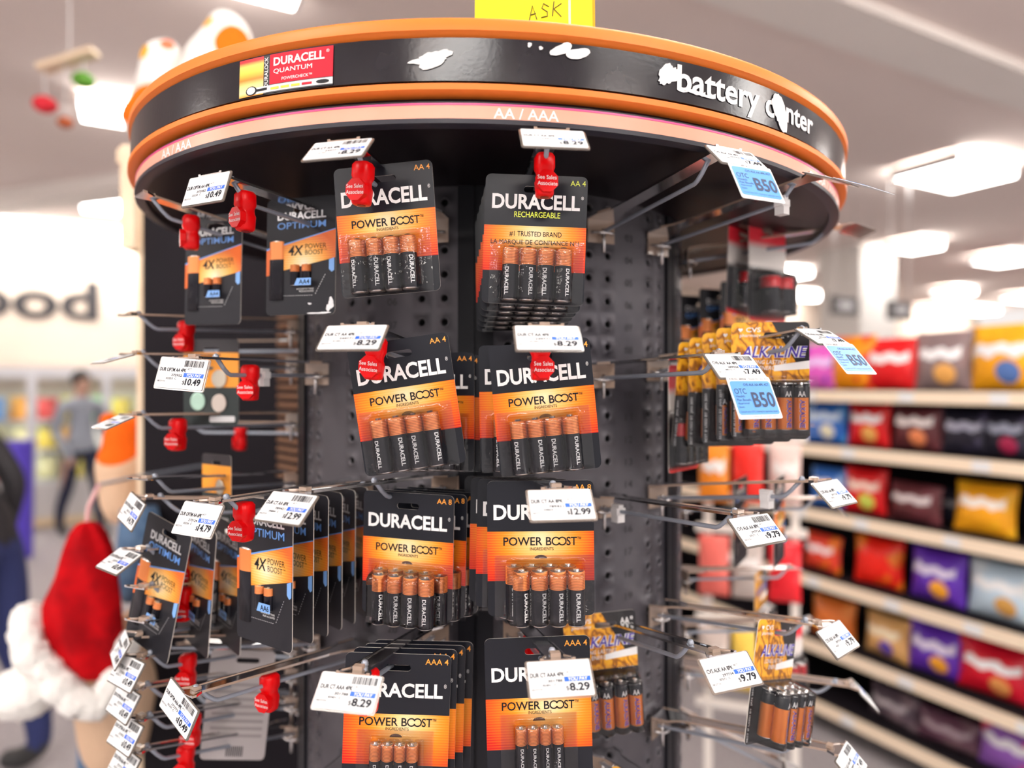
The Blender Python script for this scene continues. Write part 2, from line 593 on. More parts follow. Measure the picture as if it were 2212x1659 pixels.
cols = [((0.95, 0.75, 0.1), 'yellow'), ((0.9, 0.85, 0.45), 'pale yellow'), ((0.35, 0.8, 0.3), 'green'), ((0.85, 0.3, 0.6), 'pink'), ((0.8, 0.06, 0.05), 'red'), ((0.95, 0.42, 0.03), 'orange'), ((0.15, 0.4, 0.85), 'blue'), ((0.9, 0.88, 0.8), 'white')]
rd = random.Random(3)
for zi, z in enumerate((0.475, 0.795, 1.115)):
    for k in range(13):
        ci = [1, 0, 7, 1, 5, 0, 2, 3, 1, 4, 5, 0, 6][(k * 5 + zi * 4) % 13] if zi else [6, 7, 1, 6, 0, 1, 4, 6, 1, 0, 5, 4, 1][k]
        x = -1.6 + k * 0.235
        c, nm = cols[ci]
        snack_bag(from_store(-1.2 + x, 9.2 - 0.18 + 0.02 * (k % 3), z), ST, 0.2, 0.22 + 0.04 * rd.random(), 0.09, c, tuple(min(1, q * 1.2 + 0.1) for q in c), None,
                  '%s food pack, %s from the left on the %s cooler shelf' % (nm, ORD[k], ('bottom', 'middle', 'top')[zi]), 100 + k + 20 * zi, group='food packs in the cooler', cat='food pack', name='food_pack')

# purple upright bin before the cooler
mb = MB()
mb.lathe([(0.11, 0), (0.115, 0.02), (0.12, 0.7), (0.125, 0.72), (0.11, 0.72), (0.105, 0.68)], 16)
o = mb.build('waste_bin', mat('purple_bin', (0.10, 0.06, 0.55), 0.4), None, smooth=True, loc=px(38, 830, 6.0).to_tuple()[:2] + (0,))
o.scale = (1, 1, 1.4)
tag(o, 'tall purple blue bin standing in front of the cooler at the left edge', 'bin')

# white column and dark hanging signs at the right
tag(sbox('trim_4', 7.9, 8.6, 5.6, 6.2, 0, CEIL, mat('white_column', (0.88, 0.86, 0.82), 0.7)), kind='structure')
def aisle_sign(u, v, y, w, h, label):
    p = px(u, v, y)
    r = empty('aisle_sign', p, SROT)
    tag(r, label, 'hanging sign', 'dark hanging aisle signs')
    mb = MB(); mb.box((0, 0, 0), (w, 0.03, h)); mb.build('board', mat('sign_board', (0.09, 0.085, 0.085), 0.5), r)
    mb = MB(); mb.prism(rrect(-w * 0.28, w * 0.28, -h * 0.18, h * 0.22, h * 0.1), -0.018, -0.0165); mb.build('panel_print', mat('sign_print', (0.45, 0.44, 0.45), 0.5), r)
    for s in (-1, 1):
        mb = MB(); mb.tube([(s * w * 0.4, 0, h / 2), (s * w * 0.4, 0, CEIL - p.z)], 0.004, 6); mb.build('hanger_rod', M_CHROME, r)
aisle_sign(1824, 661, 6.5, 0.36, 0.17, 'dark aisle sign hanging above the snack shelf, left of the two')
aisle_sign(1943, 671, 5.6, 0.30, 0.15, 'dark aisle sign hanging above the snack shelf, right of the two')
# red fascia at the far right
tag(sbox('trim_5', 9.2, 13.5, 5.2, 5.3, 1.95, 2.12, mat('red_fascia', (0.75, 0.03, 0.03), 0.5)), kind='structure')

# ------------------------------------------------------------------ snack gondola on the right
M_SHELFEDGE = mat('shelf_edge', (0.85, 0.70, 0.53), 0.5)
M_SHELFBACK = mat('shelf_back', (0.010, 0.007, 0.010), 0.8, spec=0.15)
SB = 2.56
gd = empty('snack_shelf', from_store(SB, 2.4), SROT)
tag(gd, 'tall black snack shelf unit with cream shelf edges at the right', 'shelf unit')
A0, A1 = -2.2, 2.6
mb = MB(); mb.box((0.47, (A0 + A1) / 2, 0.80), (0.03, A1 - A0, 1.6)); mb.build('back_panel', M_SHELFBACK, gd)
SHZ = (1.472, 1.238, 0.958, 0.67, 0.392, 0.14)
for z in SHZ:
    mb = MB(); mb.box((0.235, (A0 + A1) / 2, z - 0.012), (0.46, A1 - A0, 0.02)); sh = mb.build('shelf', M_SHELFBACK, gd)
    mb = MB(); mb.box((-0.004, (A0 + A1) / 2, z - 0.022), (0.014, A1 - A0, 0.046)); mb.build('edge_strip', M_SHELFEDGE, sh)
    for k in range(9):
        mb = MB(); mb.box((-0.0125, -1.5 + k * 0.42 + 0.13 * math.sin(z * 40 + k), z - 0.022), (0.002, 0.06, 0.034)); mb.build('price_ticket', M_PAPER, sh)
for a in (A0, A1):
    mb = MB(); mb.box((0.24, a, 0.80), (0.46, 0.03, 1.6)); mb.build('end_panel', M_SHELFBACK, gd)

def bag_px(u, zi, w, h, d, col, c2, patch, label, seed, blob=None, yaw=0.0, back=0.0, tilt=0.08):
    k = (u - 1106) / FPX
    y = (SB + 0.10 + back) / (k * CS + SN)
    b, a = to_store((k * y, y))
    w *= 0.84
    return snack_bag(from_store(b, a, SHZ[zi] + 0.003), rad(-62) + yaw + 0.12 * math.sin(seed * 2.3), w, h, d, col, c2, patch, label, seed, -tilt, blob=blob)
RED, ORG, PUR, YEL = (0.72, 0.012, 0.015), (0.85, 0.20, 0.015), (0.13, 0.035, 0.45), (0.92, 0.40, 0.015)
W_, DK, BLU, PALE, TAN, MAR = (0.85, 0.83, 0.84), (0.02, 0.018, 0.03), (0.03, 0.16, 0.6), (0.55, 0.70, 0.82), (0.75, 0.42, 0.16), (0.12, 0.03, 0.035)
B = bag_px
# top shelf
B(1768, 0, 0.24, 0.20, 0.08, (0.75, 0.12, 0.55), PUR, (0.75, 0.5, 0.85), 'pink and purple snack bag on the top shelf beside the alkaline packs', 1)
B(1838, 0, 0.27, 0.23, 0.09, (0.9, 0.30, 0.01), RED, None, 'orange and red snack bag, second from the left on the top shelf', 2, blob=None)
B(1925, 0, 0.27, 0.21, 0.09, RED, (0.85, 0.03, 0.03), W_, 'red bag with white print in the middle of the top shelf', 3)
B(2035, 0, 0.25, 0.225, 0.09, (0.24, 0.17, 0.17), (0.3, 0.2, 0.2), W_, 'brown grey bag with white print on the top shelf', 4, blob=(0.8, 0.4, 0.1))
B(2170, 0, 0.30, 0.235, 0.10, YEL, (0.95, 0.48, 0.02), W_, 'large golden orange bag at the right end of the top shelf', 5, blob=(0.1, 0.2, 0.5))
# second shelf
B(1782, 1, 0.25, 0.19, 0.08, BLU, (0.1, 0.35, 0.75), (0.6, 0.72, 0.85), 'blue snack bag on the second shelf from the top', 6, blob=(0.85, 0.8, 0.6))
B(1876, 1, 0.23, 0.19, 0.08, RED, (0.6, 0.01, 0.01), W_, 'red bag with white print on the second shelf', 7, blob=(0.8, 0.4, 0.1))
B(1980, 1, 0.25, 0.185, 0.09, MAR, (0.16, 0.04, 0.05), (0.8, 0.72, 0.7), 'dark brown bag with pale print on the second shelf', 8, blob=(0.8, 0.25, 0.1))
B(2085, 1, 0.20, 0.17, 0.08, DK, (0.06, 0.05, 0.1), (0.35, 0.35, 0.45), 'black bag with grey print on the second shelf next to the brown one', 9)
B(2175, 1, 0.20, 0.17, 0.08, DK, (0.05, 0.06, 0.12), (0.30, 0.32, 0.42), 'black bag at the right end of the second shelf', 10, blob=(0.4, 0.02, 0.08))
# third shelf
B(1790, 2, 0.22, 0.17, 0.08, (0.05, 0.18, 0.6), (0.2, 0.4, 0.8), W_, 'blue and white bag on the third shelf behind a white price tag', 11)
B(1868, 2, 0.22, 0.19, 0.08, RED, (0.85, 0.05, 0.04), (0.85, 0.6, 0.5), 'red bag on the third shelf beside the white price tag', 12, blob=(0.6, 0.65, 0.1))
B(1975, 2, 0.27, 0.15, 0.09, MAR, (0.2, 0.1, 0.1), (0.6, 0.52, 0.52), 'dark maroon bag lying low on the third shelf', 13)
B(2050, 2, 0.14, 0.13, 0.06, DK, (0.08, 0.06, 0.08), (0.3, 0.28, 0.3), 'small black bag behind the golden one on the third shelf', 14, back=0.1)
B(2125, 2, 0.25, 0.185, 0.09, YEL, (0.95, 0.5, 0.03), (0.9, 0.8, 0.7), 'golden orange bag leaning forward on the third shelf', 15, tilt=0.14)
# fourth shelf
B(1775, 3, 0.24, 0.16, 0.08, (0.8, 0.06, 0.03), ORG, (0.85, 0.72, 0.72), 'red bag with a pale band on the fourth shelf beside the hooks', 16)
B(1897, 3, 0.24, 0.20, 0.09, (0.85, 0.02, 0.01), ORG, None, 'crumpled red orange bag with yellow top on the fourth shelf', 17, blob=(0.9, 0.4, 0.05))
B(2025, 3, 0.26, 0.20, 0.09, PUR, (0.16, 0.05, 0.55), (0.7, 0.62, 0.8), 'purple bag with pale print on the fourth shelf', 18, blob=(0.95, 0.42, 0.03))
B(2165, 3, 0.28, 0.20, 0.10, PALE, (0.7, 0.8, 0.86), (0.8, 0.82, 0.84), 'pale blue bag at the right end of the fourth shelf', 19, blob=(0.75, 0.4, 0.1))
# fifth shelf
B(1800, 4, 0.24, 0.17, 0.08, (0.7, 0.17, 0.03), (0.8, 0.25, 0.05), None, 'rust orange bag on the fifth shelf behind the white price tag', 20)
B(1915, 4, 0.24, 0.17, 0.09, TAN, (0.7, 0.38, 0.12), (0.85, 0.72, 0.5), 'tan bag with pale print on the fifth shelf', 21, blob=(0.12, 0.06, 0.45))
B(2022, 4, 0.26, 0.19, 0.09, PUR, (0.35, 0.1, 0.5), (0.7, 0.62, 0.8), 'purple bag with pale print on the fifth shelf', 22, blob=(0.95, 0.42, 0.03))
B(2150, 4, 0.30, 0.19, 0.10, (0.68, 0.01, 0.03), (0.75, 0.02, 0.05), W_, 'dark red bag with white print at the right end of the fifth shelf', 23, blob=(0.85, 0.35, 0.1))
# bottom shelf
B(1930, 5, 0.26, 0.13, 0.1, (0.10, 0.07, 0.09), (0.2, 0.14, 0.16), (0.35, 0.3, 0.32), 'dark plum bag lying on the bottom shelf', 24)
B(2050, 5, 0.28, 0.12, 0.1, (0.12, 0.05, 0.08), (0.18, 0.1, 0.12), (0.3, 0.22, 0.25), 'dark maroon bag on the bottom shelf, right of the plum one', 25)
B(2185, 5, 0.26, 0.185, 0.09, (0.3, 0.12, 0.5), (0.7, 0.05, 0.1), (0.8, 0.78, 0.85), 'purple red and white bag in the bottom right corner', 26)
# ------------------------------------------------------------------ the round battery display
XC, YC = -0.029, 1.0
RD = 0.265                          # pegboard drum
RC = 0.4575                         # canopy
R2 = 0.4515                         # strip ring under the canopy band

M_PEG = noise_mat('pegboard_metal', (0.045, 0.041, 0.052), (0.11, 0.103, 0.116), 7, 0.36, metal=0.5, bump=0.05, bscale=25, rvar=0.2)
M_POST = mat('post_black', (0.008, 0.008, 0.012), 0.4, spec=0.25)
M_DARK = mat('peg_hole_shade', (0.004, 0.004, 0.005), 0.9)  # near-black for hole walls and caps: painted shade of the closed drum

stand = empty('battery_display', (XC, YC, 0))
tag(stand, 'round black pegboard battery display with an orange rimmed canopy', 'display stand')

def cyl(r, deg, z):
    t = rad(deg)
    return (r * math.sin(t), -r * math.cos(t), z)

# pegboard panel, 60 degrees, with embossed holes
mb = MB()
ROWS = [1.6168 + 0.0254 * k for k in range(3, -25, -1)]
ztop, zbot = ROWS[0] + 0.0127, ROWS[-1] - 0.0127
def strip_quads(a0, a1, z0, z1, n=3, nz=1):
    vs = []; fs = []
    for i in range(n + 1):
        for j in range(nz + 1):
            vs.append(cyl(RD, a0 + (a1 - a0) * i / n, z0 + (z1 - z0) * j / nz))
    for i in range(n):
        for j in range(nz):
            q = i * (nz + 1) + j
            fs.append((q, q + nz + 1, q + nz + 2, q + 1))
    mb.add(vs, fs, 0)
N = 16
def cell(ac, zc, wd, hz):
    rings = []
    dg = math.degrees(1 / RD)
    sq = []
    for k in range(N):
        t = 2 * PI * (k + 0.0) / N
        c, s = math.cos(t), math.sin(t)
        m = max(abs(c), abs(s))
        sq.append((c / m * wd / 2, s / m * hz / 2))
    def ring(rr, dep):
        return [cyl(RD + dep, ac + rr * math.cos(2 * PI * k / N) * dg, zc + rr * math.sin(2 * PI * k / N)) for k in range(N)]
    rings.append([cyl(RD, ac + q[0], zc + q[1]) for q in sq])
    rings.append(ring(0.0066, 0.0))
    rings.append(ring(0.0056, 0.0011))
    rings.append(ring(0.0045, 0.0010))
    rings.append(ring(0.0033, -0.0012))
    o = len(mb.v)
    mb.rings(rings, 0, cap=False)
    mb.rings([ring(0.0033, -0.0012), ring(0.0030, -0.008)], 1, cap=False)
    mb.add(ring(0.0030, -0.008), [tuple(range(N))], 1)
for pair in (10, 30, 50):
    for s in (-2.75, 2.75):
        for z in ROWS:
            cell(pair + s, z, 5.5, 0.0254)
    strip_quads(pair - 5.5, pair + 5.5, ztop, 1.72, 4)
    strip_quads(pair - 5.5, pair + 5.5, 0.06, zbot, 4)
for a0, a1 in ((4.0, 4.5), (15.5, 24.5), (35.5, 44.5), (55.5, 56.0)):
    strip_quads(a0, a1, 0.06, 1.72, 3 if a1 - a0 > 1 else 1, 8)
panel_me = mb.mesh('pegboard_panel', [M_PEG, M_DARK], smooth=False)
for p in panel_me.polygons:
    p.use_smooth = True
num_items = []
for n in range(2, 24):
    z = 1.640 - (n - 4) * 0.0254
    num_items.append(('t', '%02d' % n, rad(38.3) * RD, rad(40.9) * RD, z - 0.004, z + 0.004, mat('peg_number', (0.02, 0.018, 0.022), 0.6), 0.0))
num_me = None
post = MB()
prof = [(-4.0, RD), (-4.0, RD + 0.004), (-0.35, RD + 0.004), (-0.3, RD), (0.3, RD), (0.35, RD + 0.004), (4.0, RD + 0.004), (4.0, RD)]
post.rings([[cyl(r, a, z) for a, r in prof] for z in (0.06, 1.72)], 0, cap=True)
post_me = post.mesh('post', M_POST)
for k in range(6):
    a = rad(-2 + 60 * k)
    pn = ob('pegboard_panel', panel_me, stand, rot=(0, 0, a))
    if num_me is None:
        nm = printing('row_numbers', num_items, pn, lambda x, y: cyl(RD + 0.0004, math.degrees(x / RD), y))
        num_me = nm.data
    else:
        ob('row_numbers', num_me, pn)
    ob('post', post_me, stand, rot=(0, 0, a))
mb = MB()
mb.lathe([(0.40, 0), (0.40, 0.04), (0.39, 0.06), (0.25, 0.065)], 48)
mb.build('base', M_POST, stand, smooth=False)

# canopy
CB = 1.705                          # underside of the canopy
LEAN = rad(1.25)
canopy = empty('canopy', (0, 0, CB), (0, LEAN, 0))
canopy.parent = stand
CANM = Matrix.Translation((XC, YC, CB)) @ Euler((0, LEAN, 0)).to_matrix().to_4x4()
CANI = CANM.inverted()
def on_ring(u, v, R):
    """arc length and height (canopy frame) of the pixel's ray on the ring of radius R"""
    o = CANI @ Vector((0, 0, CAMZ))
    d = (CANI.to_3x3() @ (px(u, v, 1.0) - Vector((0, 0, CAMZ))))
    a = d.x ** 2 + d.y ** 2; b = 2 * (o.x * d.x + o.y * d.y); c = o.x ** 2 + o.y ** 2 - R * R
    disc = max(b * b - 4 * a * c, 0)
    t = (-b - math.sqrt(disc)) / (2 * a)
    p = o + d * t
    return math.atan2(p.x, -p.y) * R, p.z

M_BAND = noise_mat('band_gloss', (0.008, 0.007, 0.011), (0.013, 0.012, 0.017), 30, 0.17, spec=0.45, bump=0.035, bscale=260)
M_TRIM = mat('orange_trim', (0.85, 0.205, 0.028), 0.42, spec=0.3)
M_PINK = noise_mat('copper_strip', (0.82, 0.36, 0.25), (0.86, 0.40, 0.29), 9, 0.3, spec=0.3)
M_PINKEDGE = mat('pink_edge', (0.75, 0.06, 0.25), 0.3)
M_LIP = mat('grey_lip', (0.025, 0.024, 0.034), 0.35, spec=0.3)
M_UNDER = noise_mat('canopy_under', (0.007, 0.003, 0.005), (0.010, 0.005, 0.007), 4, 0.35, spec=0.25)

def ring_part(name, prof, m, n=128):
    mb = MB()
    rings = [[cyl(r, 360.0 * k / n, z) for k in range(n)] for r, z in prof]
    mb.rings(rings, 0, cap=False)
    o = mb.build(name, m, canopy, smooth=False)
    for p in o.data.polygons:
        p.use_smooth = True
    md = o.modifiers.new('edges', 'EDGE_SPLIT'); md.split_angle = rad(35)
    return o
ring_part('sign_band', [(RC - 0.002, 0.0655), (RC, 0.0655), (RC, 0.0318), (RC - 0.002, 0.0318)], M_BAND)
ring_part('upper_trim', [(RC - 0.012, 0.081), (RC + 0.001, 0.0805), (RC + 0.0025, 0.078), (RC + 0.0025, 0.0705), (RC, 0.069), (RC - 0.004, 0.0655)], M_TRIM)
ring_part('lower_trim', [(RC - 0.006, 0.0318), (RC, 0.0300), (RC + 0.0025, 0.0290), (RC + 0.0025, 0.0242), (RC, 0.0230), (RC - 0.016, 0.0225)], M_TRIM)
ring_part('recess', [(RC - 0.014, 0.0245), (RC - 0.012, 0.021), (R2 - 0.004, 0.0200), (R2, 0.018), (R2, 0.0158), (R2 - 0.002, 0.0158)], M_LIP)
ring_part('strip_edge', [(R2 - 0.002, 0.0166), (R2 + 0.0007, 0.0166), (R2 + 0.0007, 0.0150), (R2 - 0.002, 0.0150)], M_PINKEDGE)
ring_part('size_strip', [(R2 - 0.002, 0.0152), (R2 + 0.0004, 0.0152), (R2 + 0.0004, 0.0040), (R2 - 0.002, 0.0040)], M_PINK)
ring_part('bottom_lip', [(R2 - 0.002, 0.0042), (R2 + 0.0012, 0.0042), (R2 + 0.0012, 0.0005), (R2 - 0.001, 0.0), (R2 - 0.010, 0.0), (R2 - 0.011, 0.004)], M_LIP)
mb = MB(); mb.lathe([(RC - 0.008, 0.079), (RC - 0.006, 0.0795), (0.02, 0.0795), (0.002, 0.0795)], 96); mb.build('top_plate', M_POST, canopy)
mb = MB(); mb.lathe([(0.002, 0.004), (R2 - 0.010, 0.004), (R2 - 0.010, 0.010), (0.01, 0.010)], 96); mb.build('underside', M_UNDER, canopy)

def bandmap(R, e):
    return lambda x, y: cyl(R + e, math.degrees(x / R), y)
def ring_text(body, pa, pb, R, h, m, bold, zc=None):
    """lettering on the ring from pixel pa to pixel pb (baseline ends)"""
    x0, z0 = on_ring(pa[0], pa[1], R); x1, z1 = on_ring(pb[0], pb[1], R)
    if zc is not None:
        z0 = zc - h / 2
    return printing('lettering', [('t', body, x0, x1, z0, z0 + h, m, bold)], canopy, bandmap(R, 0.0006))
M_SIGNW = mat('sign_white', (0.82, 0.80, 0.79), 0.45)
M_TORN = noise_mat('torn_paper', (0.72, 0.70, 0.69), (0.86, 0.85, 0.84), 90, 0.8)
ring_text('battery c', (1462, 175), (1672, 230), RC, 0.029, M_SIGNW, 0.022, zc=0.0478)
ring_text('nter', (1697, 240), (1755, 262), RC, 0.0168, M_SIGNW, 0.022, zc=0.0500)
ring_text('AA / AAA', (1066, 258), (1207, 260), R2, 0.0085, mat('strip_white', (0.9, 0.86, 0.85), 0.35), 0.01, zc=0.0092)
ring_text('AA / AAA', (1768, 372), (1803, 415), R2, 0.0085, MATS['strip_white'], 0.01, zc=0.0094)
ring_text('AA / AAA', (350, 372), (414, 338), R2, 0.0085, MATS['strip_white'], 0.01, zc=0.0092)

# torn spots on the band
def torn(u, v, wu, hz, seed, j=0.45, n=18, shear=0.0, name='torn_spot', zc=None):
    x, z = on_ring(u, v, RC)
    if zc: z = zc
    x0, _ = on_ring(u - wu / 2, v, RC); x1, _ = on_ring(u + wu / 2, v, RC)
    poly = [(a + shear * (b - z), b) for a, b in ragged(x, z, (x1 - x0) / 2, hz / 2, n, seed, j)]
    return printing(name, [('p', poly, M_TORN)], canopy, bandmap(RC, 0.0010))
torn(938, 128, 84, 0.015, 1, 0.55, 34, shear=1.2)
torn(905, 134, 50, 0.006, 12, 0.6, 14, shear=2.0)
torn(1144, 98, 12, 0.004, 2)
torn(1212, 108, 42, 0.012, 3, 0.35, 20, shear=0.8)
torn(1248, 117, 48, 0.011, 4, 0.3, 20, shear=0.6)
torn(1168, 105, 12, 0.003, 14)
torn(1444, 162, 46, 0.023, 5, 0.5, 34, shear=0.5)
torn(1505, 202, 60, 0.0048, 6, 0.5, 20, shear=-3.0)
torn(1684, 213, 34, 0.0325, 7, 0.35, 34, shear=-0.3, zc=0.0478)

# sticker on the band: lettering laid out in unit squares
sx0, sz0 = on_ring(518, 213, RC); sx1, sz1 = on_ring(721, 108, RC)
sh_ = 0.0315; szc = (0.0655 + 0.0318) / 2 - 0.0003
def sticker(x, y, e=0.0008):
    return cyl(RC + e, math.degrees((sx0 + (sx1 - sx0) * x) / RC), szc + (y - 0.5) * sh_)
M_GRAD = mat('sticker_gradient', (0.9, 0.4, 0.02), 0.3)
t = NT(M_GRAD)
uvn = t.n('ShaderNodeUVMap'); sp = t.n('ShaderNodeSeparateXYZ'); t.link(uvn.outputs[0], sp.inputs[0])
t.link(t.ramp(sp.outputs[1], [(0.0, (0.9, 0.30, 0.01)), (0.12, (0.95, 0.8, 0.35)), (0.28, (0.95, 0.75, 0.25)), (0.45, (0.85, 0.22, 0.01)), (0.62, (0.95, 0.55, 0.05)), (0.8, (0.95, 0.68, 0.12)), (0.93, (0.7, 0.02, 0.03))]), t.b.inputs['Base Color'])
def grid_quads(x0, x1, y0, y1, e, n=6):
    vs = []; fs = []
    for i in range(n + 1):
        for y in (y0, y1):
            vs.append(sticker(x0 + (x1 - x0) * i / n, y, e))
    for i in range(n):
        fs.append((2 * i, 2 * i + 2, 2 * i + 3, 2 * i + 1))
    return vs, fs
mb = MB(); mb.add(*grid_quads(0, 1, 0, 1, 0.0005, 8)); stk = mb.build('product_sticker', mat('sticker_black', (0.015, 0.015, 0.02), 0.3), canopy)
mb = MB(); mb.add(*grid_quads(0.0, 0.285, 0.0, 1, 0.0007))
gr = mb.build('flame_print', M_GRAD, None)
gr.parent = canopy
uvl = gr.data.uv_layers.new(name='uv')
for lp in gr.data.loops:
    uvl.data[lp.index].uv = (0.5, lp.vertex_index % 2)
mb = MB(); mb.add(*grid_quads(0.355, 1, 0.22, 1, 0.0007)); mb.build('red_print', M_REDINK, canopy)
mb = MB(); mb.add(*grid_quads(0.1, 1, 0.03, 0.2, 0.0008)); mb.build('meter_print', M_PAPER, canopy)
def smap(x, y): return sticker(x, y, 0.0011)
def oval(cx, cy, rx, ry, n=14): return [(cx + rx * math.cos(2 * PI * k / n), cy + ry * math.sin(2 * PI * k / n)) for k in range(n)]
printing('sticker_lettering', [
    ('t', 'DURACELL', 0.40, 0.92, 0.68, 0.90, M_WHITE, 0.025), ('t', '®', 0.935, 0.965, 0.84, 0.92, M_WHITE),
    ('t', 'QUANTUM', 0.40, 0.80, 0.46, 0.60, M_WHITE, 0.0), ('t', 'POWERCHECK™', 0.49, 0.80, 0.28, 0.36, M_WHITE, 0.0),
    ('t', 'DURALOCK', 0.30, 0.34, 0.16, 0.95, M_WHITE, 0.0, 0.0, 1),
    ('p', oval(0.15, 0.13, 0.065, 0.125), M_BLACK), ('p', rect(0.2, 0.33, 0.09, 0.15), M_BLACK), ('p', oval(0.905, 0.11, 0.065, 0.05), M_BLACK),
    ('p', rect(0.37, 0.46, 0.075, 0.135), mat('meter_lime', (0.75, 0.75, 0.03), 0.4)), ('p', rect(0.48, 0.57, 0.075, 0.135), MATS['meter_lime']),
    ('p', rect(0.59, 0.68, 0.075, 0.135), mat('meter_yellow', (0.9, 0.62, 0.02), 0.4)), ('p', rect(0.70, 0.80, 0.075, 0.135), M_REDINK)], canopy, smap)
printing('meter_dial', [('p', oval(0.15, 0.13, 0.05, 0.1), M_PAPER)], canopy, lambda x, y: sticker(x, y, 0.0014))

# yellow paper sign standing on the canopy
ys = empty('paper_sign', px(1153, 60, 0.62).to_tuple()[:2] + (CB + 0.081,), (rad(-6), 0, 0))
tag(ys, 'bright yellow paper sign with handwritten ASK on top of the canopy', 'paper sign')
mb = MB(); mb.box((0, 0.002, 0.055), (0.106, 0.0012, 0.11)); mb.build('sheet', mat('yellow_paper', (0.95, 0.80, 0.0), 0.6), ys)
mb = MB(); mb.box((0.045, 0.006, 0.052), (0.022, 0.001, 0.105)); mb.build('orange_sheet', mat('orange_paper', (0.95, 0.45, 0.0), 0.6), ys)
mb = MB(); mb.box((0.0325, 0.0010, 0.055), (0.0022, 0.0006, 0.11)); mb.build('tape_edge', mat('sign_tape', (0.85, 0.78, 0.5), 0.3), ys)
M_PEN = mat('pen_ink', (0.16, 0.11, 0.02), 0.7)
pen = MB()
for st in ([(-.0, .004), (.003, .019), (.007, .006)], [(.0015, .010), (.006, .0115)], [(.018, .018), (.013, .021), (.0115, .0165), (.0165, .013), (.0165, .009), (.011, .0075)],
           [(.021, .009), (.0225, .023)], [(.029, .021), (.0222, .016), (.029, .0085)]):
    pen.tube([(a - 0.004, 0.001, b + 0.037) for a, b in st], 0.0005, 5)
pen.build('handwriting', M_PEN, ys)
# ------------------------------------------------------------------ batteries
def battery_mesh(r, h, kind, n=18):
    prof = []; mis = []
    def P(rr, z, m):
        prof.append((rr, z)); mis.append(m)
    if kind == 'dur':
        P(r * 0.6, 0.0, 2); P(r * 0.93, 0.0003, 2); P(r, 0.0012, 1)
        zt = h * 0.655
        P(r, zt, 1)
        zz = zt; top = h * 0.955
        k = 11
        for i in range(k):
            a = zt + (top - zt) * i / k; b = zt + (top - zt) * (i + 1) / k
            P(r * 1.005, a + 0.0001, 0); P(r * 1.005, a + (b - a) * 0.72, 3); P(r * 0.985, a + (b - a) * 0.82, 3)
        P(r * 0.99, top, 0); P(r * 0.9, h * 0.965, 2); P(r * 0.38, h * 0.966, 2); P(r * 0.36, h * 0.998, 2); P(r * 0.15, h, 2)
        mats = [M_COPPER, M_BBLACK, M_SILVER, M_COPPERD]
    elif kind == 'alk':
        P(r * 0.6, 0.0, 2); P(r * 0.93, 0.0003, 2); P(r, 0.0012, 0); P(r, h * 0.68, 1); P(r, h * 0.93, 1); P(r * 0.92, h * 0.955, 2)
        P(r * 0.8, h * 0.955, 2); P(r * 0.4, h * 0.95, 2); P(r * 0.36, h * 0.99, 2); P(r * 0.15, h, 2)
        mats = [M_ALKCOP, M_BBLACK, M_SILVER]
    else:
        P(r * 0.6, 0.0, 2); P(r * 0.93, 0.0003, 2); P(r, 0.0012, 1); P(r, h * 0.66, 0); P(r, h * 0.94, 0); P(r * 0.9, h * 0.955, 2)
        P(r * 0.4, h * 0.955, 2); P(r * 0.36, h * 0.99, 2); P(r * 0.15, h, 2)
        mats = [M_BRED, M_BBLACK, M_SILVER]
    mb = MB(); mb.lathe(prof, n, mis=mis)
    me = mb.mesh('battery', mats, smooth=True)
    return me
BAT = {}
def battery(kind, size, parent, loc, rz=0.0, text=True):
    r, h = {'AA': (0.0071, 0.0468), 'AAA': (0.0052, 0.0440), 'C': (0.0128, 0.048)}[size]
    k = (kind, size)
    if k not in BAT:
        me = battery_mesh(r, h, kind)
        def cm(x, y):
            return (((r + 0.00015) * math.sin(y / r)), -(r + 0.00015) * math.cos(y / r), x)
        if kind == 'dur':
            vs, fs, asp = glyphs('DURACELL', 0.02)
            hh = r * 0.50; ww = h * 0.50
            its = [(vs, fs, h * 0.60, ww, -hh / 2, hh, M_WHITE)]
        elif kind == 'alk':
            vs, fs, asp = glyphs('ALKALINE', 0.03)
            its = [(vs, fs, h * 0.64, h * 0.58, -r * 0.4, r * 0.75, M_LILAC), (vs, fs, h * 0.64, h * 0.58, -r * 0.34, r * 0.62, M_PURPLE)]
        else:
            its = None
        tm = None
        if its:
            mb = MB(); ms = []
            for q, (vs, fs, z1, ww, y0, hh, m) in enumerate(its):
                ms.append(m)
                mb.add([tuple(c * (1 + 0.01 * q) if i < 2 else c for i, c in enumerate(cm(z1 - a * ww, y0 + b * hh))) for a, b in vs], fs, q)
            if kind == 'alk':
                vs, fs, asp = glyphs('AA', 0.02); ms.append(M_WHITE)
                mb.add([cm(h * 0.70 + b * r * 0.75, -r * 0.6 + a * r * 1.0) [:2] + (h * 0.70 + b * r * 0.75,) for a, b in vs], fs, 2)
            tm = mb.mesh('lettering', ms)
        BAT[k] = (me, tm)
    me, tm = BAT[k]
    o = ob('battery', me, parent, loc, (0, 0, rz))
    if tm and text:
        ob('lettering', tm, o)
    return o

# ------------------------------------------------------------------ printed cards
def uv_of(W, H):
    return lambda co: (co.x / W + 0.5, 1 + co.z / H)     # card hangs from z = 0 down to -H

def card_outline(W, H, r):
    return rrect(-W / 2, W / 2, -H, 0, r, 4)

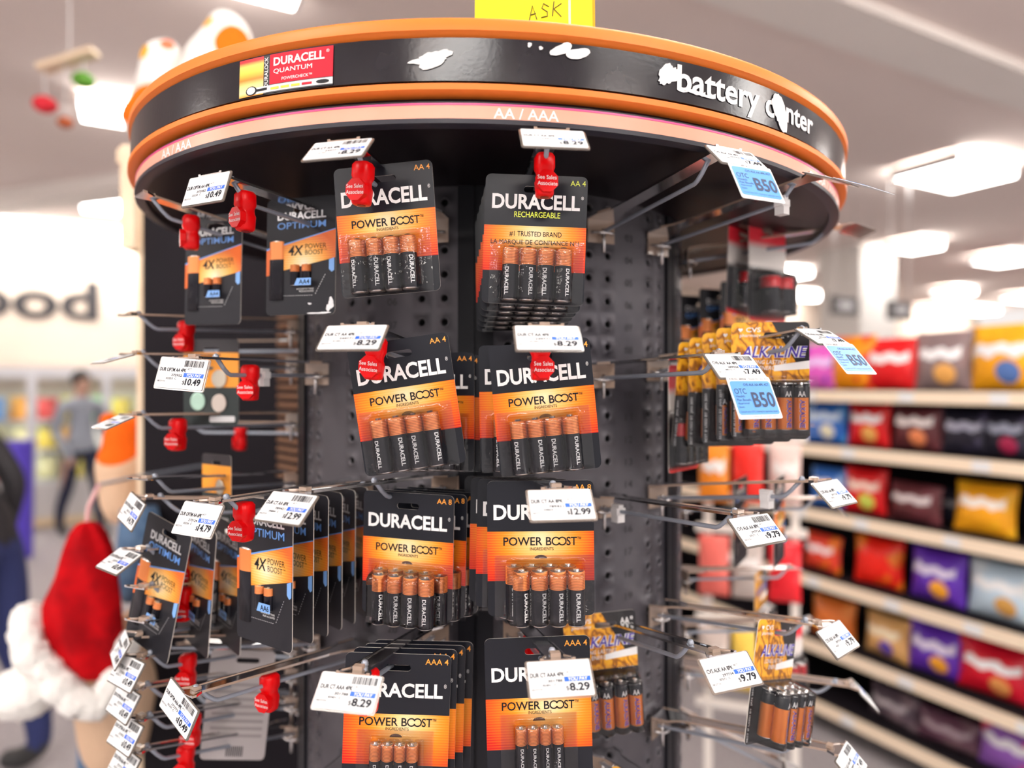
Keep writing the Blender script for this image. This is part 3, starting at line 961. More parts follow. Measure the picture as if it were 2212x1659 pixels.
def card_part(parent, W, H, front, r=0.005, slot=(0.0, -0.0125, 0.022, 0.0055), thick=0.0007, outline=None, back=None, name='backing_card'):
    outer = outline or card_outline(W, H, r)
    sx, sz, sw, shh = slot
    hole = rrect(sx - sw / 2, sx + sw / 2, sz - shh / 2, sz + shh / 2, shh * 0.45, 3)
    loops = [[Vector((a, b, 0)) for a, b in outer], [Vector((a, b, 0)) for a, b in hole]]
    tris = tessellate_polygon(loops)
    pts = outer + hole
    mb = MB()
    n = len(pts)
    mb.v = [(a, 0.0, b) for a, b in pts] + [(a, thick, b) for a, b in pts]
    for t in tris:
        a, b, c = t
        A, B, C = pts[a], pts[b], pts[c]
        cr = (B[0] - A[0]) * (C[1] - A[1]) - (B[1] - A[1]) * (C[0] - A[0])
        f = (a, b, c) if cr > 0 else (a, c, b)
        mb.f.append(f); mb.m.append(0)
        mb.f.append(tuple(i + n for i in reversed(f))); mb.m.append(1)
    def wall(i0, cnt):
        for k in range(cnt):
            a, b = i0 + k, i0 + (k + 1) % cnt
            mb.f.append((b, a, a + n, b + n)); mb.m.append(2)
    wall(0, len(outer)); wall(len(outer), len(hole))
    return mb.build(name, [front, back or M_CARDBACK, M_EDGE], parent, uvf=uv_of(W, H))

def pb_print(name, z_hi, z_lo, edge_red, cx=0.5):
    """black header and footer, glowing orange field with fine stripes"""
    m = mat(name, (0.02, 0.02, 0.025), 0.27, spec=0.28)
    t = NT(m)
    uvn = t.n('ShaderNodeUVMap'); sp = t.n('ShaderNodeSeparateXYZ'); t.link(uvn.outputs[0], sp.inputs[0])
    x, y = sp.outputs[0], sp.outputs[1]
    dx = t.math('MULTIPLY', t.math('SUBTRACT', x, cx), 1.25)
    dy = t.math('MULTIPLY', t.math('SUBTRACT', y, z_hi - 0.06), 2.0)
    d = t.math('SQRT', t.math('ADD', t.math('MULTIPLY', dx, dx), t.math('MULTIPLY', dy, dy)))
    sw = t.math('MULTIPLY', t.math('SINE', t.math('MULTIPLY', y, 330.0)), t.math('MULTIPLY', d, 0.10))
    d2 = t.math('ADD', d, sw)
    f = t.ramp(d2, [(0.0, (1.0, 0.80, 0.50)), (0.2, (0.98, 0.58, 0.18)), (0.42, (0.95, 0.30, 0.015)), (0.66, edge_red), (0.9, (0.62, 0.015, 0.01))])
    in1 = t.math('GREATER_THAN', y, z_lo); in2 = t.math('LESS_THAN', y, z_hi)
    mask = t.math('MULTIPLY', in1, in2)
    t.link(t.mix(mask, (0.012, 0.013, 0.019), f), t.b.inputs['Base Color'])
    return m
M_PB = pb_print('print_power', 0.635, 0.27, (0.85, 0.12, 0.01))
M_PB8 = pb_print('print_power_eight', 0.625, 0.26, (0.80, 0.07, 0.01))
M_RECH = pb_print('print_rechargeable', 0.605, 0.255, (0.80, 0.07, 0.01))
M_AAA = pb_print('print_triple', 0.565, 0.20, (0.88, 0.13, 0.01), 0.6)

def blister_part(parent, x0, x1, z0, z1, depth, nb, fl=0.004, name='blister', step=0.0028):
    """clear formed shell; scalloped over nb batteries"""
    mb = MB()
    nx, nz = max(20, nb * 8), 16
    X0, X1, Z0, Z1 = x0 - fl * 2.2, x1 + fl * 2.2, z0 - fl * 0.2, z1 + fl
    xs = [X0] + [x0 + (x1 - x0) * i / nx for i in range(nx + 1)] + [X1]
    zs = [Z0] + [z0 + (z1 - z0) * (0.5 - 0.5 * math.cos(PI * i / nz)) for i in range(nz + 1)] + [Z1]
    def hgt(x, z):
        e = min((x - x0) , (x1 - x), (z - z0) * 1.3, (z1 - z) * 0.8)
        if e <= 0:
            return 0.0006
        s = min(1.0, e / step); s = s * s * (3 - 2 * s)
        ph = (x - x0) / (x1 - x0) * nb
        sc = 1.0 - 0.16 * (1 - abs(math.sin(PI * ph))) ** 1.5
        return 0.0006 + depth * s * sc
    vs = [(x, -hgt(x, z), z) for z in zs for x in xs]
    w = len(xs); fs = []
    for j in range(len(zs) - 1):
        for i in range(w - 1):
            fs.append((j * w + i, j * w + i + 1, (j + 1) * w + i + 1, (j + 1) * w + i))
    mb.add(vs, fs, 0)
    return mb.build(name, M_BLISTER, parent, smooth=True)

def boost(cx, w, z, m=M_BLACK):
    """POWER BOOST with its linked rings"""
    x0 = cx - w / 2; h = w * 0.115
    its = [('t', 'POWER B', x0, x0 + w * 0.645, z, z + h, m, 0.012), ('t', 'ST', x0 + w * 0.845, x0 + w * 0.985, z, z + h, m, 0.012),
           ('t', '™', x0 + w * 0.99, x0 + w * 1.04, z + h * 0.7, z + h, m)]
    for k in (0.0, 0.083):
        c = x0 + w * (0.705 + k); n = 16; zc = z + h / 2
        for i in range(n):
            if (k == 0.0 and i in (0, 15)) or (k and i in (7, 8)):
                continue
            a, b = 2 * PI * i / n, 2 * PI * (i + 1) / n
            q = [(c + h * 0.52 * math.cos(a), zc + h * 0.52 * math.sin(a)), (c + h * 0.52 * math.cos(b), zc + h * 0.52 * math.sin(b)),
                 (c + h * 0.37 * math.cos(b), zc + h * 0.37 * math.sin(b)), (c + h * 0.37 * math.cos(a), zc + h * 0.37 * math.sin(a))]
            its.append(('p', q, m, 0.0003))
    return its

def arch(x, z, r):
    return [(x + r * math.cos(PI * k / 8), z + r * 0.55 * math.sin(PI * k / 8)) for k in range(9)]

def make_power(kind):
    """hanging battery card; origin at the top edge centre, front towards -y"""
    r = empty('battery_pack')
    if kind == 'AA4':
        W, H, m = 0.087, 0.112, M_PB
    elif kind == 'AA8':
        W, H, m = 0.0915, 0.116, M_PB8
    elif kind == 'RECH':
        W, H, m = 0.0885, 0.112, M_RECH
    else:
        W, H, m = 0.0925, 0.122, M_AAA
    card_part(r, W, H, m)
    def F(x): return (x - 0.5) * W
    def G(y): return -H * y
    its = []
    if kind == 'RECH':
        its += [('t', 'DURACELL', F(0.07), F(0.93), G(0.268), G(0.150), M_WHITE, 0.03), ('t', '®', F(0.94), F(0.965), G(0.18), G(0.155), M_WHITE),
                ('t', 'RECHARGEABLE', F(0.29), F(0.74), G(0.330), G(0.285), M_YELLOW, 0.012), ('t', 'AA 4', F(0.83), F(0.98), G(0.075), G(0.033), M_YELLOW, 0.0),
                ('t', '#1 TRUSTED BRAND', F(0.25), F(0.76), G(0.480), G(0.437), M_BLACK, 0.0), ('t', 'LA MARQUE DE CONFIANCE N°1', F(0.07), F(0.93), G(0.545), G(0.502), M_BLACK, 0.0)]
    else:
        top, bot = {'AA4': (0.185, 0.310), 'AA8': (0.175, 0.290), 'AAA4': (0.21, 0.315)}[kind]
        its += [('t', 'DURACELL', F(0.06), F(0.93), G(bot), G(top), M_WHITE, 0.03), ('t', '®', F(0.94), F(0.965), G(top + 0.03), G(top), M_WHITE)]
        lab = {'AA4': 'AA 4', 'AA8': 'AA 8', 'AAA4': 'AAA 4'}[kind]
        its += [('t', lab, None, F(0.975), G(0.072), G(0.030), M_ORANGE, 0.005)]
        its += boost(F(0.50), W * 0.70, G({'AA4': 0.475, 'AA8': 0.480, 'AAA4': 0.520}[kind]))
        zi = {'AA4': 0.508, 'AA8': 0.515, 'AAA4': 0.550}[kind]
        its += [('t', 'INGREDIENTS', F(0.40), F(0.62), G(zi), G(zi - 0.022), M_BLACK, 0.0)]
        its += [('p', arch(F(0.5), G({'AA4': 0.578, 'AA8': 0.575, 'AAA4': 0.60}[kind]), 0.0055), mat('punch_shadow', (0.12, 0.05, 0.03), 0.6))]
    printing('lettering', its, r)
    ra = 0.0072
    if kind in ('AA4', 'RECH'):
        cx = F(0.475 if kind == 'AA4' else 0.525); pit = 0.0146 if kind == 'AA4' else 0.0150
        zb = -H + 0.0015
        for k in range(4):
            battery('dur', 'AA', r, (cx + (k - 1.5) * pit, -ra - 0.0006, zb), rad((-25, 20, -8, 30)[k]))
        blister_part(r, cx - 2 * pit - 0.002, cx + 2 * pit + 0.002, zb - 0.0012, zb + 0.0492, 2 * ra + 0.0016, 4)
    elif kind == 'AA8':
        pit = 0.0152; cx = F(0.56); zb = -H - 0.001
        for k in range(4):
            battery('dur', 'AA', r, (cx - 0.006 + (k - 1.5) * pit, -ra - 0.0006, zb + 0.001), 0)
        for k in range(4):
            battery('dur', 'AA', r, (cx + (k - 1.5) * pit, -3 * ra + 0.0006, zb), rad((35, 30, 18, 8)[k]))
        blister_part(r, cx - 2 * pit - 0.006, cx + 2 * pit + 0.002, zb - 0.0012, zb + 0.0495, 4 * ra + 0.001, 4, step=0.0045)
    else:
        pit = 0.0106; cx = F(0.495); zb = -H + 0.0035
        for k in range(4):
            battery('dur', 'AAA', r, (cx + (k - 1.5) * pit, -0.0058, zb), rad((5, 8, 12, 4)[k]))
        blister_part(r, cx - 2 * pit - 0.0015, cx + 2 * pit + 0.0015, zb - 0.0012, zb + 0.047, 2 * 0.0052 + 0.0016, 4, fl=0.005)
    return r

# ---- black card with an orange diagonal, window with two batteries
M_OPT = mat('print_optimum', (0.016, 0.016, 0.021), 0.4, spec=0.25)
M_OPTBAND = mat('print_optimum_band', (0.9, 0.4, 0.03), 0.35)
t = NT(M_OPTBAND)
tcn = t.n('ShaderNodeTexCoord'); sp = t.n('ShaderNodeSeparateXYZ'); t.link(tcn.outputs['Object'], sp.inputs[0])
xx = t.math('MULTIPLY', t.math('ADD', sp.outputs[0], -0.004), 26.0)
zz = t.math('MULTIPLY', t.math('ADD', sp.outputs[2], 0.066), 34.0)
dd = t.math('SQRT', t.math('ADD', t.math('MULTIPLY', xx, xx), t.math('MULTIPLY', zz, zz)))
sw = t.math('MULTIPLY', t.math('SINE', t.math('MULTIPLY', sp.outputs[2], 2600.0)), 0.07)
t.link(t.ramp(t.math('ADD', dd, sw), [(0.0, (1.0, 0.84, 0.6)), (0.3, (0.98, 0.66, 0.25)), (0.65, (0.93, 0.36, 0.03)), (1.0, (0.72, 0.13, 0.01))]), t.b.inputs['Base Color'])
M_GREYTXT = mat('silver_ink', (0.62, 0.62, 0.64), 0.3, metal=0.3)

def make_optimum(count):
    r = empty('battery_pack')
    W, H = (0.084, 0.118) if count == 4 else (0.080, 0.136)
    # outline with the shallow step at the right of the blue tab
    ol = rrect(-W / 2, W / 2, -H, 0, 0.005, 4)
    card_part(r, W, H, M_OPT, outline=ol, slot=(0.004, -0.012, 0.026, 0.006))
    def F(x): return (x - 0.5) * W
    def G(y): return -H * y
    band = [(F(0.0), G(0.66)), (F(0.0), G(0.43)), (F(1.0), G(0.285)), (F(1.0), G(0.525)), (F(0.26), G(0.615)), (F(0.2), G(0.64))]
    printing('orange_print', [('p', band, M_OPTBAND, 0.0002), ('p', [(F(0.0), G(0.44)), (F(0.0), G(0.425)), (F(1.0), G(0.28)), (F(1.0), G(0.287))], M_SKY, 0.00025)], r)
    its = [('t', 'DURACELL', F(0.16), F(0.86), G(0.185), G(0.118), M_GREYTXT, 0.03), ('t', 'OPTIMUM', F(0.16), F(0.86), G(0.262), G(0.205), M_SKY, 0.008),
           ('t', '4X', F(0.32), F(0.53), G(0.492), G(0.407), M_BLACK, 0.02, 0.15), ('t', 'POWER', F(0.57), F(0.87), G(0.440), G(0.398), M_BLACK, 0.0),
           ('t', 'BOOST', F(0.57), F(0.83), G(0.490), G(0.450), M_BLACK, 0.0), ('t', '™', F(0.84), F(0.88), G(0.46), G(0.45), M_BLACK),
           ('p', [(F(0.47), G(0.755)), (F(0.71), G(0.755)), (F(0.71), G(0.695)), (F(0.51), G(0.695))], mat('tab_blue', (0.20, 0.42, 0.85), 0.4), 0.0062),
           ('t', 'ALKALINE BATTERIES', F(0.45), F(0.70), G(0.785), G(0.772), M_WHITE), ('t', 'PILES ALCALINES', F(0.49), F(0.70), G(0.805), G(0.792), M_WHITE),
           ('p', [(F(0.91), G(0.54)), (F(0.985), G(0.525)), (F(0.985), G(0.63)), (F(0.95), G(0.645)), (F(0.91), G(0.62))], MATS['tab_blue'], 0.0003)]
    for k in range(16):
        its.append(('p', rect(F(0.18 + k * 0.032), F(0.18 + k * 0.032 + 0.02), G(0.836), G(0.833)), M_GREYTXT, 0.0003))
    for k in range(9):
        q = (F(0.72 + 0.016 * k), G(0.825 - 0.019 * k))
        its.append(('p', [(q[0], q[1]), (q[0] + 0.0006, q[1]), (q[0] + 0.0012, q[1] + 0.0014), (q[0] + 0.0006, q[1] + 0.0014)], M_GREYTXT, 0.0003))
    printing('lettering', its, r)
    printing('count_print', [('t', 'AA%d' % count, F(0.54), F(0.69), G(0.745), G(0.706), M_BLACK, 0.01)], r, lambda x, y: (x, -0.0064, y))
    # raised picture of a single battery at the left
    mb = MB(); rb, hb = 0.0088, 0.53 * H
    xc, z0 = F(0.155), G(0.87)
    prof = [(0.0, 1), (0.66, 1), (0.661, 0), (0.95, 0), (0.951, 2), (0.975, 2)]
    rings = []; mis = []
    for f, mi in prof:
        w = rb if f < 0.955 else rb * 0.4
        rings.append([(xc + w * math.cos(PI * k / 10), -0.0002 - 0.0020 * math.sin(PI * k / 10), z0 + f * hb) for k in range(11)]); mis.append(mi)
    mb.rings(rings, 0, cap=True, closed=False, mis=mis)
    mb.build('battery_relief', [M_COPPER, M_BBLACK, M_SILVER], r, smooth=True)
    # window with two real batteries
    for k in range(2):
        o = battery('dur', 'AAA', r, (F(0.43 + 0.165 * k), 0.0, G(0.755)), 0, text=False)
        o.scale = (1.0, 0.9, 0.5)
    return r

# ---- orange and black alkaline card
M_ALK = mat('print_alkaline', (0.85, 0.45, 0.03), 0.35)
t = NT(M_ALK)
uvn = t.n('ShaderNodeUVMap'); sp = t.n('ShaderNodeSeparateXYZ'); t.link(uvn.outputs[0], sp.inputs[0])
x, y = sp.outputs[0], sp.outputs[1]
dg = t.math('ADD', t.math('MULTIPLY', x, 0.9), t.math('MULTIPLY', y, 1.0))
nzz = t.n('ShaderNodeTexNoise'); nzz.inputs['Scale'].default_value = 5.0; t.link(uvn.outputs[0], nzz.inputs['Vector'])
wv = t.math('SINE', t.math('MULTIPLY', t.math('ADD', dg, t.math('MULTIPLY', nzz.outputs[0], 0.9)), 30.0))
gold = t.ramp(t.math('MULTIPLY_ADD', wv, 0.5), [(0.0, (0.30, 0.10, 0.008)), (0.3, (0.70, 0.27, 0.01)), (0.7, (0.82, 0.36, 0.015)), (1.0, (0.88, 0.44, 0.02))])
blk = t.math('MULTIPLY', t.math('GREATER_THAN', t.math('ADD', x, t.math('MULTIPLY', t.math('SUBTRACT', 1.0, y), -0.9)), 0.52), t.math('GREATER_THAN', y, 0.60))
low = t.math('LESS_THAN', y, 0.50)
left = t.math('LESS_THAN', x, 0.0)
msk = t.math('MAXIMUM', blk, low)
t.link(t.mix(msk, gold, (0.014, 0.013, 0.016)), t.b.inputs['Base Color'])

def heart(cx, cz, s):
    pts = []
    for k in range(16):
        a = 2 * PI * k / 16
        pts.append((cx + s * 0.062 * 16 * math.sin(a) ** 3 * 0.5, cz + s * 0.031 * (13 * math.cos(a) - 5 * math.cos(2 * a) - 2 * math.cos(3 * a) - math.cos(4 * a))))
    return pts[::-1]

def make_alkaline(n):
    r = empty('battery_pack')
    W, H = (0.078, 0.118) if n == 8 else (0.074, 0.115)
    card_part(r, W, H, M_ALK, slot=(0.006, -0.013, 0.024, 0.006))
    def F(x): return (x - 0.5) * W
    def G(y): return -H * y
    its = [('p', heart(F(0.12), G(0.065), 0.0045), M_WHITE, 0.0003), ('t', 'CVS', F(0.19), F(0.38), G(0.085), G(0.045), M_WHITE, 0.015), ('t', 'pharmacy', F(0.11), F(0.38), G(0.135), G(0.098), M_WHITE),
           ('p', [(F(0.55), G(0.37)), (F(1.0), G(0.33)), (F(1.0), G(0.40)), (F(0.55), G(0.42))], M_WHITE, 0.0002),
           ('t', 'AA', F(0.78), F(0.91), G(0.115), G(0.06), M_WHITE, 0.015), ('t', str(n), F(0.92), F(0.96), G(0.085), G(0.055), M_WHITE, 0.01),
           ('t', 'ALKALINE', F(0.13), F(0.94), G(0.305), G(0.205), M_WHITE, 0.07, 0.25),
           ('t', 'LONG LASTING', F(0.25), F(0.70), G(0.36), G(0.325), M_WHITE, 0.0, 0.2), ('t', 'ENERGY', F(0.36), F(0.60), G(0.41), G(0.375), M_WHITE, 0.0, 0.2)]
    for k in range(1):
        its += [('t', 'BEST IF USED BY  JAN 2031', F(0.03), F(0.075), G(0.98), G(0.55), M_WHITE, 0.0, 0.0, 1)]
    printing('lettering', its, r)
    printing('name_print', [('t', 'ALKALINE', F(0.13), F(0.94), G(0.303), G(0.207), M_PURPLE, 0.012, 0.25)], r, lambda a, b: (a, -0.0005, b))
    ra = 0.0072; pit = 0.0150; zb = -H + 0.009; cx = F(0.56)
    rows = 2 if n == 8 else 1
    for q in range(rows):
        for k in range(4):
            battery('alk', 'AA', r, (cx + (k - 1.5) * pit, -ra * (1 + 2 * q) - 0.0006, zb), rad((20, -10, 25, 0)[k]))
    blister_part(r, cx - 2 * pit - 0.002, cx + 2 * pit + 0.002, zb - 0.007, zb + 0.0495, 2 * ra * rows + 0.0016, 4, step=0.003)
    return r

# ---- pack with red topped batteries
def make_red(n, size='AA', W=0.074, H=0.118):
    r = empty('battery_pack')
    m = mat('print_redpack', (0.6, 0.02, 0.03), 0.35)
    if 'done' not in m:
        m['done'] = 1
        t = NT(m)
        uvn = t.n('ShaderNodeUVMap'); sp = t.n('ShaderNodeSeparateXYZ'); t.link(uvn.outputs[0], sp.inputs[0])
        t.link(t.ramp(sp.outputs[1], [(0.0, (0.7, 0.02, 0.02)), (0.06, (0.02, 0.02, 0.025)), (0.5, (0.02, 0.02, 0.025)), (0.56, (0.75, 0.7, 0.66)), (0.72, (0.62, 0.58, 0.55)), (0.80, (0.72, 0.02, 0.04))]), t.b.inputs['Base Color'])
    card_part(r, W, H, m)
    rb = 0.0072 if size == 'AA' else 0.0128
    for k in range(n):
        battery('red', size, r, ((k - (n - 1) / 2) * rb * 2.15, -rb - 0.0006, -H + 0.010))
    blister_part(r, -n * rb * 1.08 - 0.002, n * rb * 1.08 + 0.002, -H + 0.006, -H + 0.065, 2 * rb + 0.0015, n)
    return r

# ---- coin cell card
def make_coin():
    r = empty('coin_cell_pack')
    W, H = 0.078, 0.100
    m = mat('print_coin', (0.9, 0.33, 0.02), 0.35)
    t = NT(m)
    uvn = t.n('ShaderNodeUVMap'); sp = t.n('ShaderNodeSeparateXYZ'); t.link(uvn.outputs[0], sp.inputs[0])
    rr = t.n('ShaderNodeValToRGB'); t.link(sp.outputs[1], rr.inputs[0]); rr.color_ramp.interpolation = 'CONSTANT'
    e = rr.color_ramp.elements; e[0].position = 0.0; e[0].color = (0.02, 0.03, 0.03, 1); e[1].position = 0.44; e[1].color = (0.93, 0.36, 0.03, 1)
    q = e.new(0.84); q.color = (0.03, 0.025, 0.03, 1)
    t.link(rr.outputs[0], t.b.inputs['Base Color'])
    card_part(r, W, H, m)
    for x, z, c in ((0.012, -0.046, (0.62, 0.56, 0.46)), (-0.018, -0.072, (0.45, 0.66, 0.55)), (0.012, -0.074, (0.66, 0.58, 0.52))):
        mb = MB(); mb.lathe([(0.009, 0), (0.0105, 0.0006), (0.0105, 0.0024), (0.0092, 0.003), (0.0088, 0.0026)], 18)
        o = mb.build('coin_cell', mat('coin_%.2f' % c[0], c, 0.3, metal=0.4), r, loc=(x, -0.0004, z), rot=(PI / 2, 0, 0))
    mb = MB(); mb.prism(rrect(-0.002, 0.034, -0.096, -0.089, 0.002), -0.0012, -0.0006); mb.build('white_label', M_PAPER, r)
    return r

# ------------------------------------------------------------------ hooks, price tags and locks
def on_drum_px(u, rr, far=False):
    """bearing (degrees) of the point at radius rr on the vertical plane through pixel column u"""
    k = (u - 1106.0) / FPX
    s = (k * YC - XC) / math.sqrt(1 + k * k) / rr
    s = max(-1, min(1, s))
    a = math.asin(s)
    if far:
        a = (PI - a) if s > 0 else (-PI - a)
    return math.degrees(a - math.atan(k))

def drum_pt(rr, deg, z):
    t = rad(deg)
    return Vector((XC + rr * math.sin(t), YC - rr * math.cos(t), z))

LOCK = None
def make_lock():
    r = empty('security_lock')
    mb = MB()
    secs = [(.0105, .004, .004), (.0098, .0065, .0065), (.007, .0082, .0085), (-.002, .0082, .0088), (-.0060, .0066, .0072), (-.0095, .0066, .0075), (-.0125, .0078, .0085), (-.0230, .0072, .0076), (-.0245, .0068, .0070), (-.0252, .0058, .006)]
    rings = []
    for z, hx, hy in secs:
        ring = []
        for k in range(16):
            a = 2 * PI * k / 16
            c, s = math.cos(a), math.sin(a)
            q = 0.62
            ring.append((hx * math.copysign(abs(c) ** q, c), hy * math.copysign(abs(s) ** q, s), z))
        rings.append(ring)
    mb.rings(rings[::-1], 0, cap=True)
    mb.build('body', M_RED, r, smooth=True)
    mb = MB()
    oct_ = [(0.0095 * math.cos(rad(22.5 + 45 * k)), 0.0095 * math.sin(rad(22.5 + 45 * k)) - 0.0145) for k in range(8)]
    mb.prism(oct_, -0.0108, -0.0050)
    mb.build('text_plate', M_RED, r)
    mb = MB(); mb.lathe([(0.0036, 0), (0.0036, 0.0004), (0.0015, 0.0005)], 14)
    mb.build('end_hole', mat('lock_hole_shade', (0.25, 0.0, 0.004), 0.5), r, loc=(0, 0, -0.0256))  # flat disc; its darker red paints the shade of a hole
    printing('lettering', [('t', 'See Sales', -0.0082, 0.0075, -0.0135, -0.0103, M_WHITE, 0.0), ('t', 'Associate', -0.0082, 0.0082, -0.0184, -0.0152, M_WHITE, 0.0)], r, lambda x, y: (x, -0.0110, y))
    return r

TAGW, TAGH = 0.054, 0.033
def tag_items(name, num, code, price, ct, bar=True):
    W = TAGW
    its = [('t', name, -0.0255, -0.0255 + min(0.0305, 0.0021 * len(name)), -0.0150, -0.0108, M_INK, 0.022), ('t', ct, 0.0055 if not bar else 0.006, None, -0.0122, -0.0103, M_INK),
           ('t', num, -0.0110, 0.0015, -0.0200, -0.0174, M_INK, 0.015), ('t', code, -0.0160, -0.0040, -0.0235, -0.0213, M_INK, 0.012), ('t', '08/27/24', -0.0255, -0.0165, -0.0268, -0.0250, M_INK),
           ('p', rect(0.0030, 0.0258, -0.0200, -0.0155), M_BLUE, 0.0002), ('t', 'YOU PAY', 0.0060, 0.0228, -0.0194, -0.0161, M_WHITE, 0.015, 0.15),
           ('t', '$', 0.0035, 0.0062, -0.0285, -0.0238, M_INK), ('t', price, 0.0066, 0.0240, -0.0288, -0.0212, M_INK, 0.035)]
    if bar:
        rd = random.Random(num)
        x = 0.0015
        while x < 0.0235:
            w = rd.choice((0.0003, 0.0003, 0.0006, 0.0009))
            its.append(('p', rect(x, x + w, -0.0088, -0.0018), M_BLACK, 0.00025))
            x += w + rd.choice((0.0003, 0.0005, 0.0007))
    return its

TAGS = {}
def price_tag(S, yaw, pitch, roll, spec, label, hang=None):
    name, num, code, price, ct, bar = spec
    r = empty('price_tag', S, (pitch, roll, yaw))
    tag(r, label, 'price tag', 'price tags on the peg hooks')
    key = spec
    if key not in TAGS:
        mb = MB(); mb.prism(rrect(-TAGW / 2, TAGW / 2, -TAGH, 0, 0.0012, 2), -0.0001, 0.0004)
        pm = mb.mesh('paper', M_PAPER)
        pr = printing('print', tag_items(*spec), r)
        TAGS[key] = (pm, pr.data)
        ob('paper', pm, r)
    else:
        ob('paper', TAGS[key][0], r)
        ob('print', TAGS[key][1], r)
    for ch in r.children:
        ch.scale = (0.9, 1, 0.82)
    if hang:
        # blue benefit card hanging below, bent further down
        c = empty('benefit_card', (0.003, -0.0004, -TAGH * 0.82), (hang, 0, 0)); c.parent = r; c.scale = (0.78, 0.78, 0.78)
        W, H = 0.058, 0.047
        mb = MB(); mb.prism(rrect(-W / 2, W / 2, -H, 0, 0.002, 2), -0.0004, 0.0002); mb.build('card', M_PAPER, c)
        mb = MB(); mb.prism(rrect(-W / 2 + 0.002, W / 2 - 0.002, -H + 0.0045, -0.005, 0.003, 3), -0.0007, -0.0004); mb.build('blue_field', mat('benefit_blue', (0.09, 0.30, 0.72), 0.4), c)
        NV = mat('navy_ink', (0.02, 0.035, 0.09), 0.5)
        printing('lettering', [('t', 'B50', -0.004, 0.0255, -0.0345, -0.0175, NV, 0.02), ('t', 'OTC', -0.0245, -0.009, -0.0195, -0.0135, NV), ('t', 'Health', -0.0245, -0.013, -0.0235, -0.0208, NV),
                               ('t', 'Plan Benefit', -0.0245, -0.006, -0.0275, -0.0248, NV), ('t', 'Approved', -0.0245, -0.010, -0.0315, -0.0288, NV), ('t', 'Item', -0.0245, -0.018, -0.0350, -0.0328, NV),
                               ('t', 'CVS ALK AA 4PK 4CT', -0.010, 0.0245, -0.0105, -0.0078, NV, 0.01), ('t', 'Consult your OTC Catalog for applicable details', -0.0245, 0.0245, -0.0405, -0.0382, NV),
                               ('t', 'Cannot be combined with promotional rewards', -0.022, 0.022, -0.0457, -0.0434, M_INK),
                               ('t', '8 00-021 289058', -0.026, -0.004, -0.0040, -0.0014, M_INK), ('t', 'Display thru Dec. 2024', 0.000, 0.026, -0.0040, -0.0014, M_INK)], c, lambda x, y: (x, -0.0010, y))
    return r

HOOKS = {}
def hook(key, base, S_px, label, rs=0.47, far=False, rise=0.018, wire=0.80, tag_spec=None, tag_label=None, hang=None, tagpitch=-45, tagyaw=0.0, strip=True, tagroll=0.0, wtip=True, zb=None):
    deg = on_drum_px(S_px[0], rs, far)
    S = drum_pt(rs, deg, 0)
    S.z = CAMZ - (S_px[1] - 829.5) / FPX * S.y
    zbase = (S.z - rise) if zb is None else zb
    Bp = drum_pt(RD + 0.006, base, zbase)
    dh = Vector((S.x - Bp.x, S.y - Bp.y, 0)); L = dh.length; dh.normalize()
    yaw = math.atan2(dh.x, -dh.y)
    root = empty('peg_hook', Bp, (0, 0, yaw))
    tag(root, label, 'peg hook', 'peg hooks on the battery display')
    slope = (S.z - zbase) / L
    # local frame: outwards is -y, up is z; the wire starts at z = -0.012
    def wp(s, dz=0.0): return (0, -s, -0.014 + slope * s + dz)
    Lw = L * wire
    mb = MB()
    mb.tube([wp(-0.004), wp(0.0), wp(Lw * 0.5), wp(Lw - 0.004), wp(Lw, 0.0015), wp(Lw + 0.006, 0.006), wp(Lw + 0.016, 0.016)], 0.0021, 8)
    mb.sphere(wp(Lw + 0.017, 0.0170), 0.0031, 8)
    mb.build('wire', M_STEEL, root, smooth=True)
    # mount: bar with a loop and a pin
    mb = MB()
    mb.tube([(-0.013, 0.004, -0.014), (-0.013, -0.006, -0.015), (-0.008, -0.012, -0.016), (0, -0.014, -0.016), (0.008, -0.012, -0.016), (0.013, -0.006, -0.015), (0.013, 0.004, -0.014)], 0.0017, 6)
    mb.tube([(0, -0.006, -0.010), (0, -0.006, -0.036)], 0.0021, 6)
    mb.build('mount', M_CHROME, root, smooth=True)
    if strip:
        mb = MB()
        secs = [(0.0, 0.017), (0.02, 0.017), (0.035, 0.010), (0.05, 0.0088), (L * 0.6, 0.0085), (L - 0.018, 0.0085), (L - 0.012, 0.0085), (L - 0.004, 0.014), (L, 0.014)]
        rings = []
        for s, hw in secs:
            z = slope * s
            rings.append([(-hw, -s, z), (-hw, -s, z + 0.0022), (-hw * 0.82, -s, z + 0.0022), (-hw * 0.78, -s, z + 0.0011), (hw * 0.78, -s, z + 0.0011), (hw * 0.82, -s, z + 0.0022), (hw, -s, z + 0.0022), (hw, -s, z)])
        mb.rings(rings, 0, cap=True)
        mb.box((0, -0.0005, -0.012), (0.034, 0.0012, 0.026))
        mb.box((0, -(L - 0.011), slope * (L - 0.011) + 0.003), (0.008, 0.006, 0.003))
        mb.build('label_strip', M_CLEAR, root)
    tz = Vector((S.x, S.y, S.z))
    ty = yaw + rad(tagyaw)
    if tag_spec:
        mb = MB(); mb.prism(rrect(-TAGW / 2 - 0.0018, TAGW / 2 + 0.0018, -TAGH - 0.0016, 0.0012, 0.002, 2), 0.0006, 0.0016)
        sl = mb.build('tag_sleeve', M_SLEEVE, None)
        sl.parent = root
        sl.scale = (0.9, 1, 0.82)
        sl.location = (0, -L, S.z - zbase)
        sl.rotation_euler = (rad(tagpitch), rad(tagroll), rad(tagyaw))
        price_tag(tz, ty, rad(tagpitch), rad(tagroll), tag_spec, tag_label, hang)
    HOOKS[key] = dict(B=Bp, S=tz, d=dh, L=L, slope=slope, yaw=yaw, wp=lambda s: Bp + dh * s + Vector((0, 0, -0.014 + slope * s)))
    return root

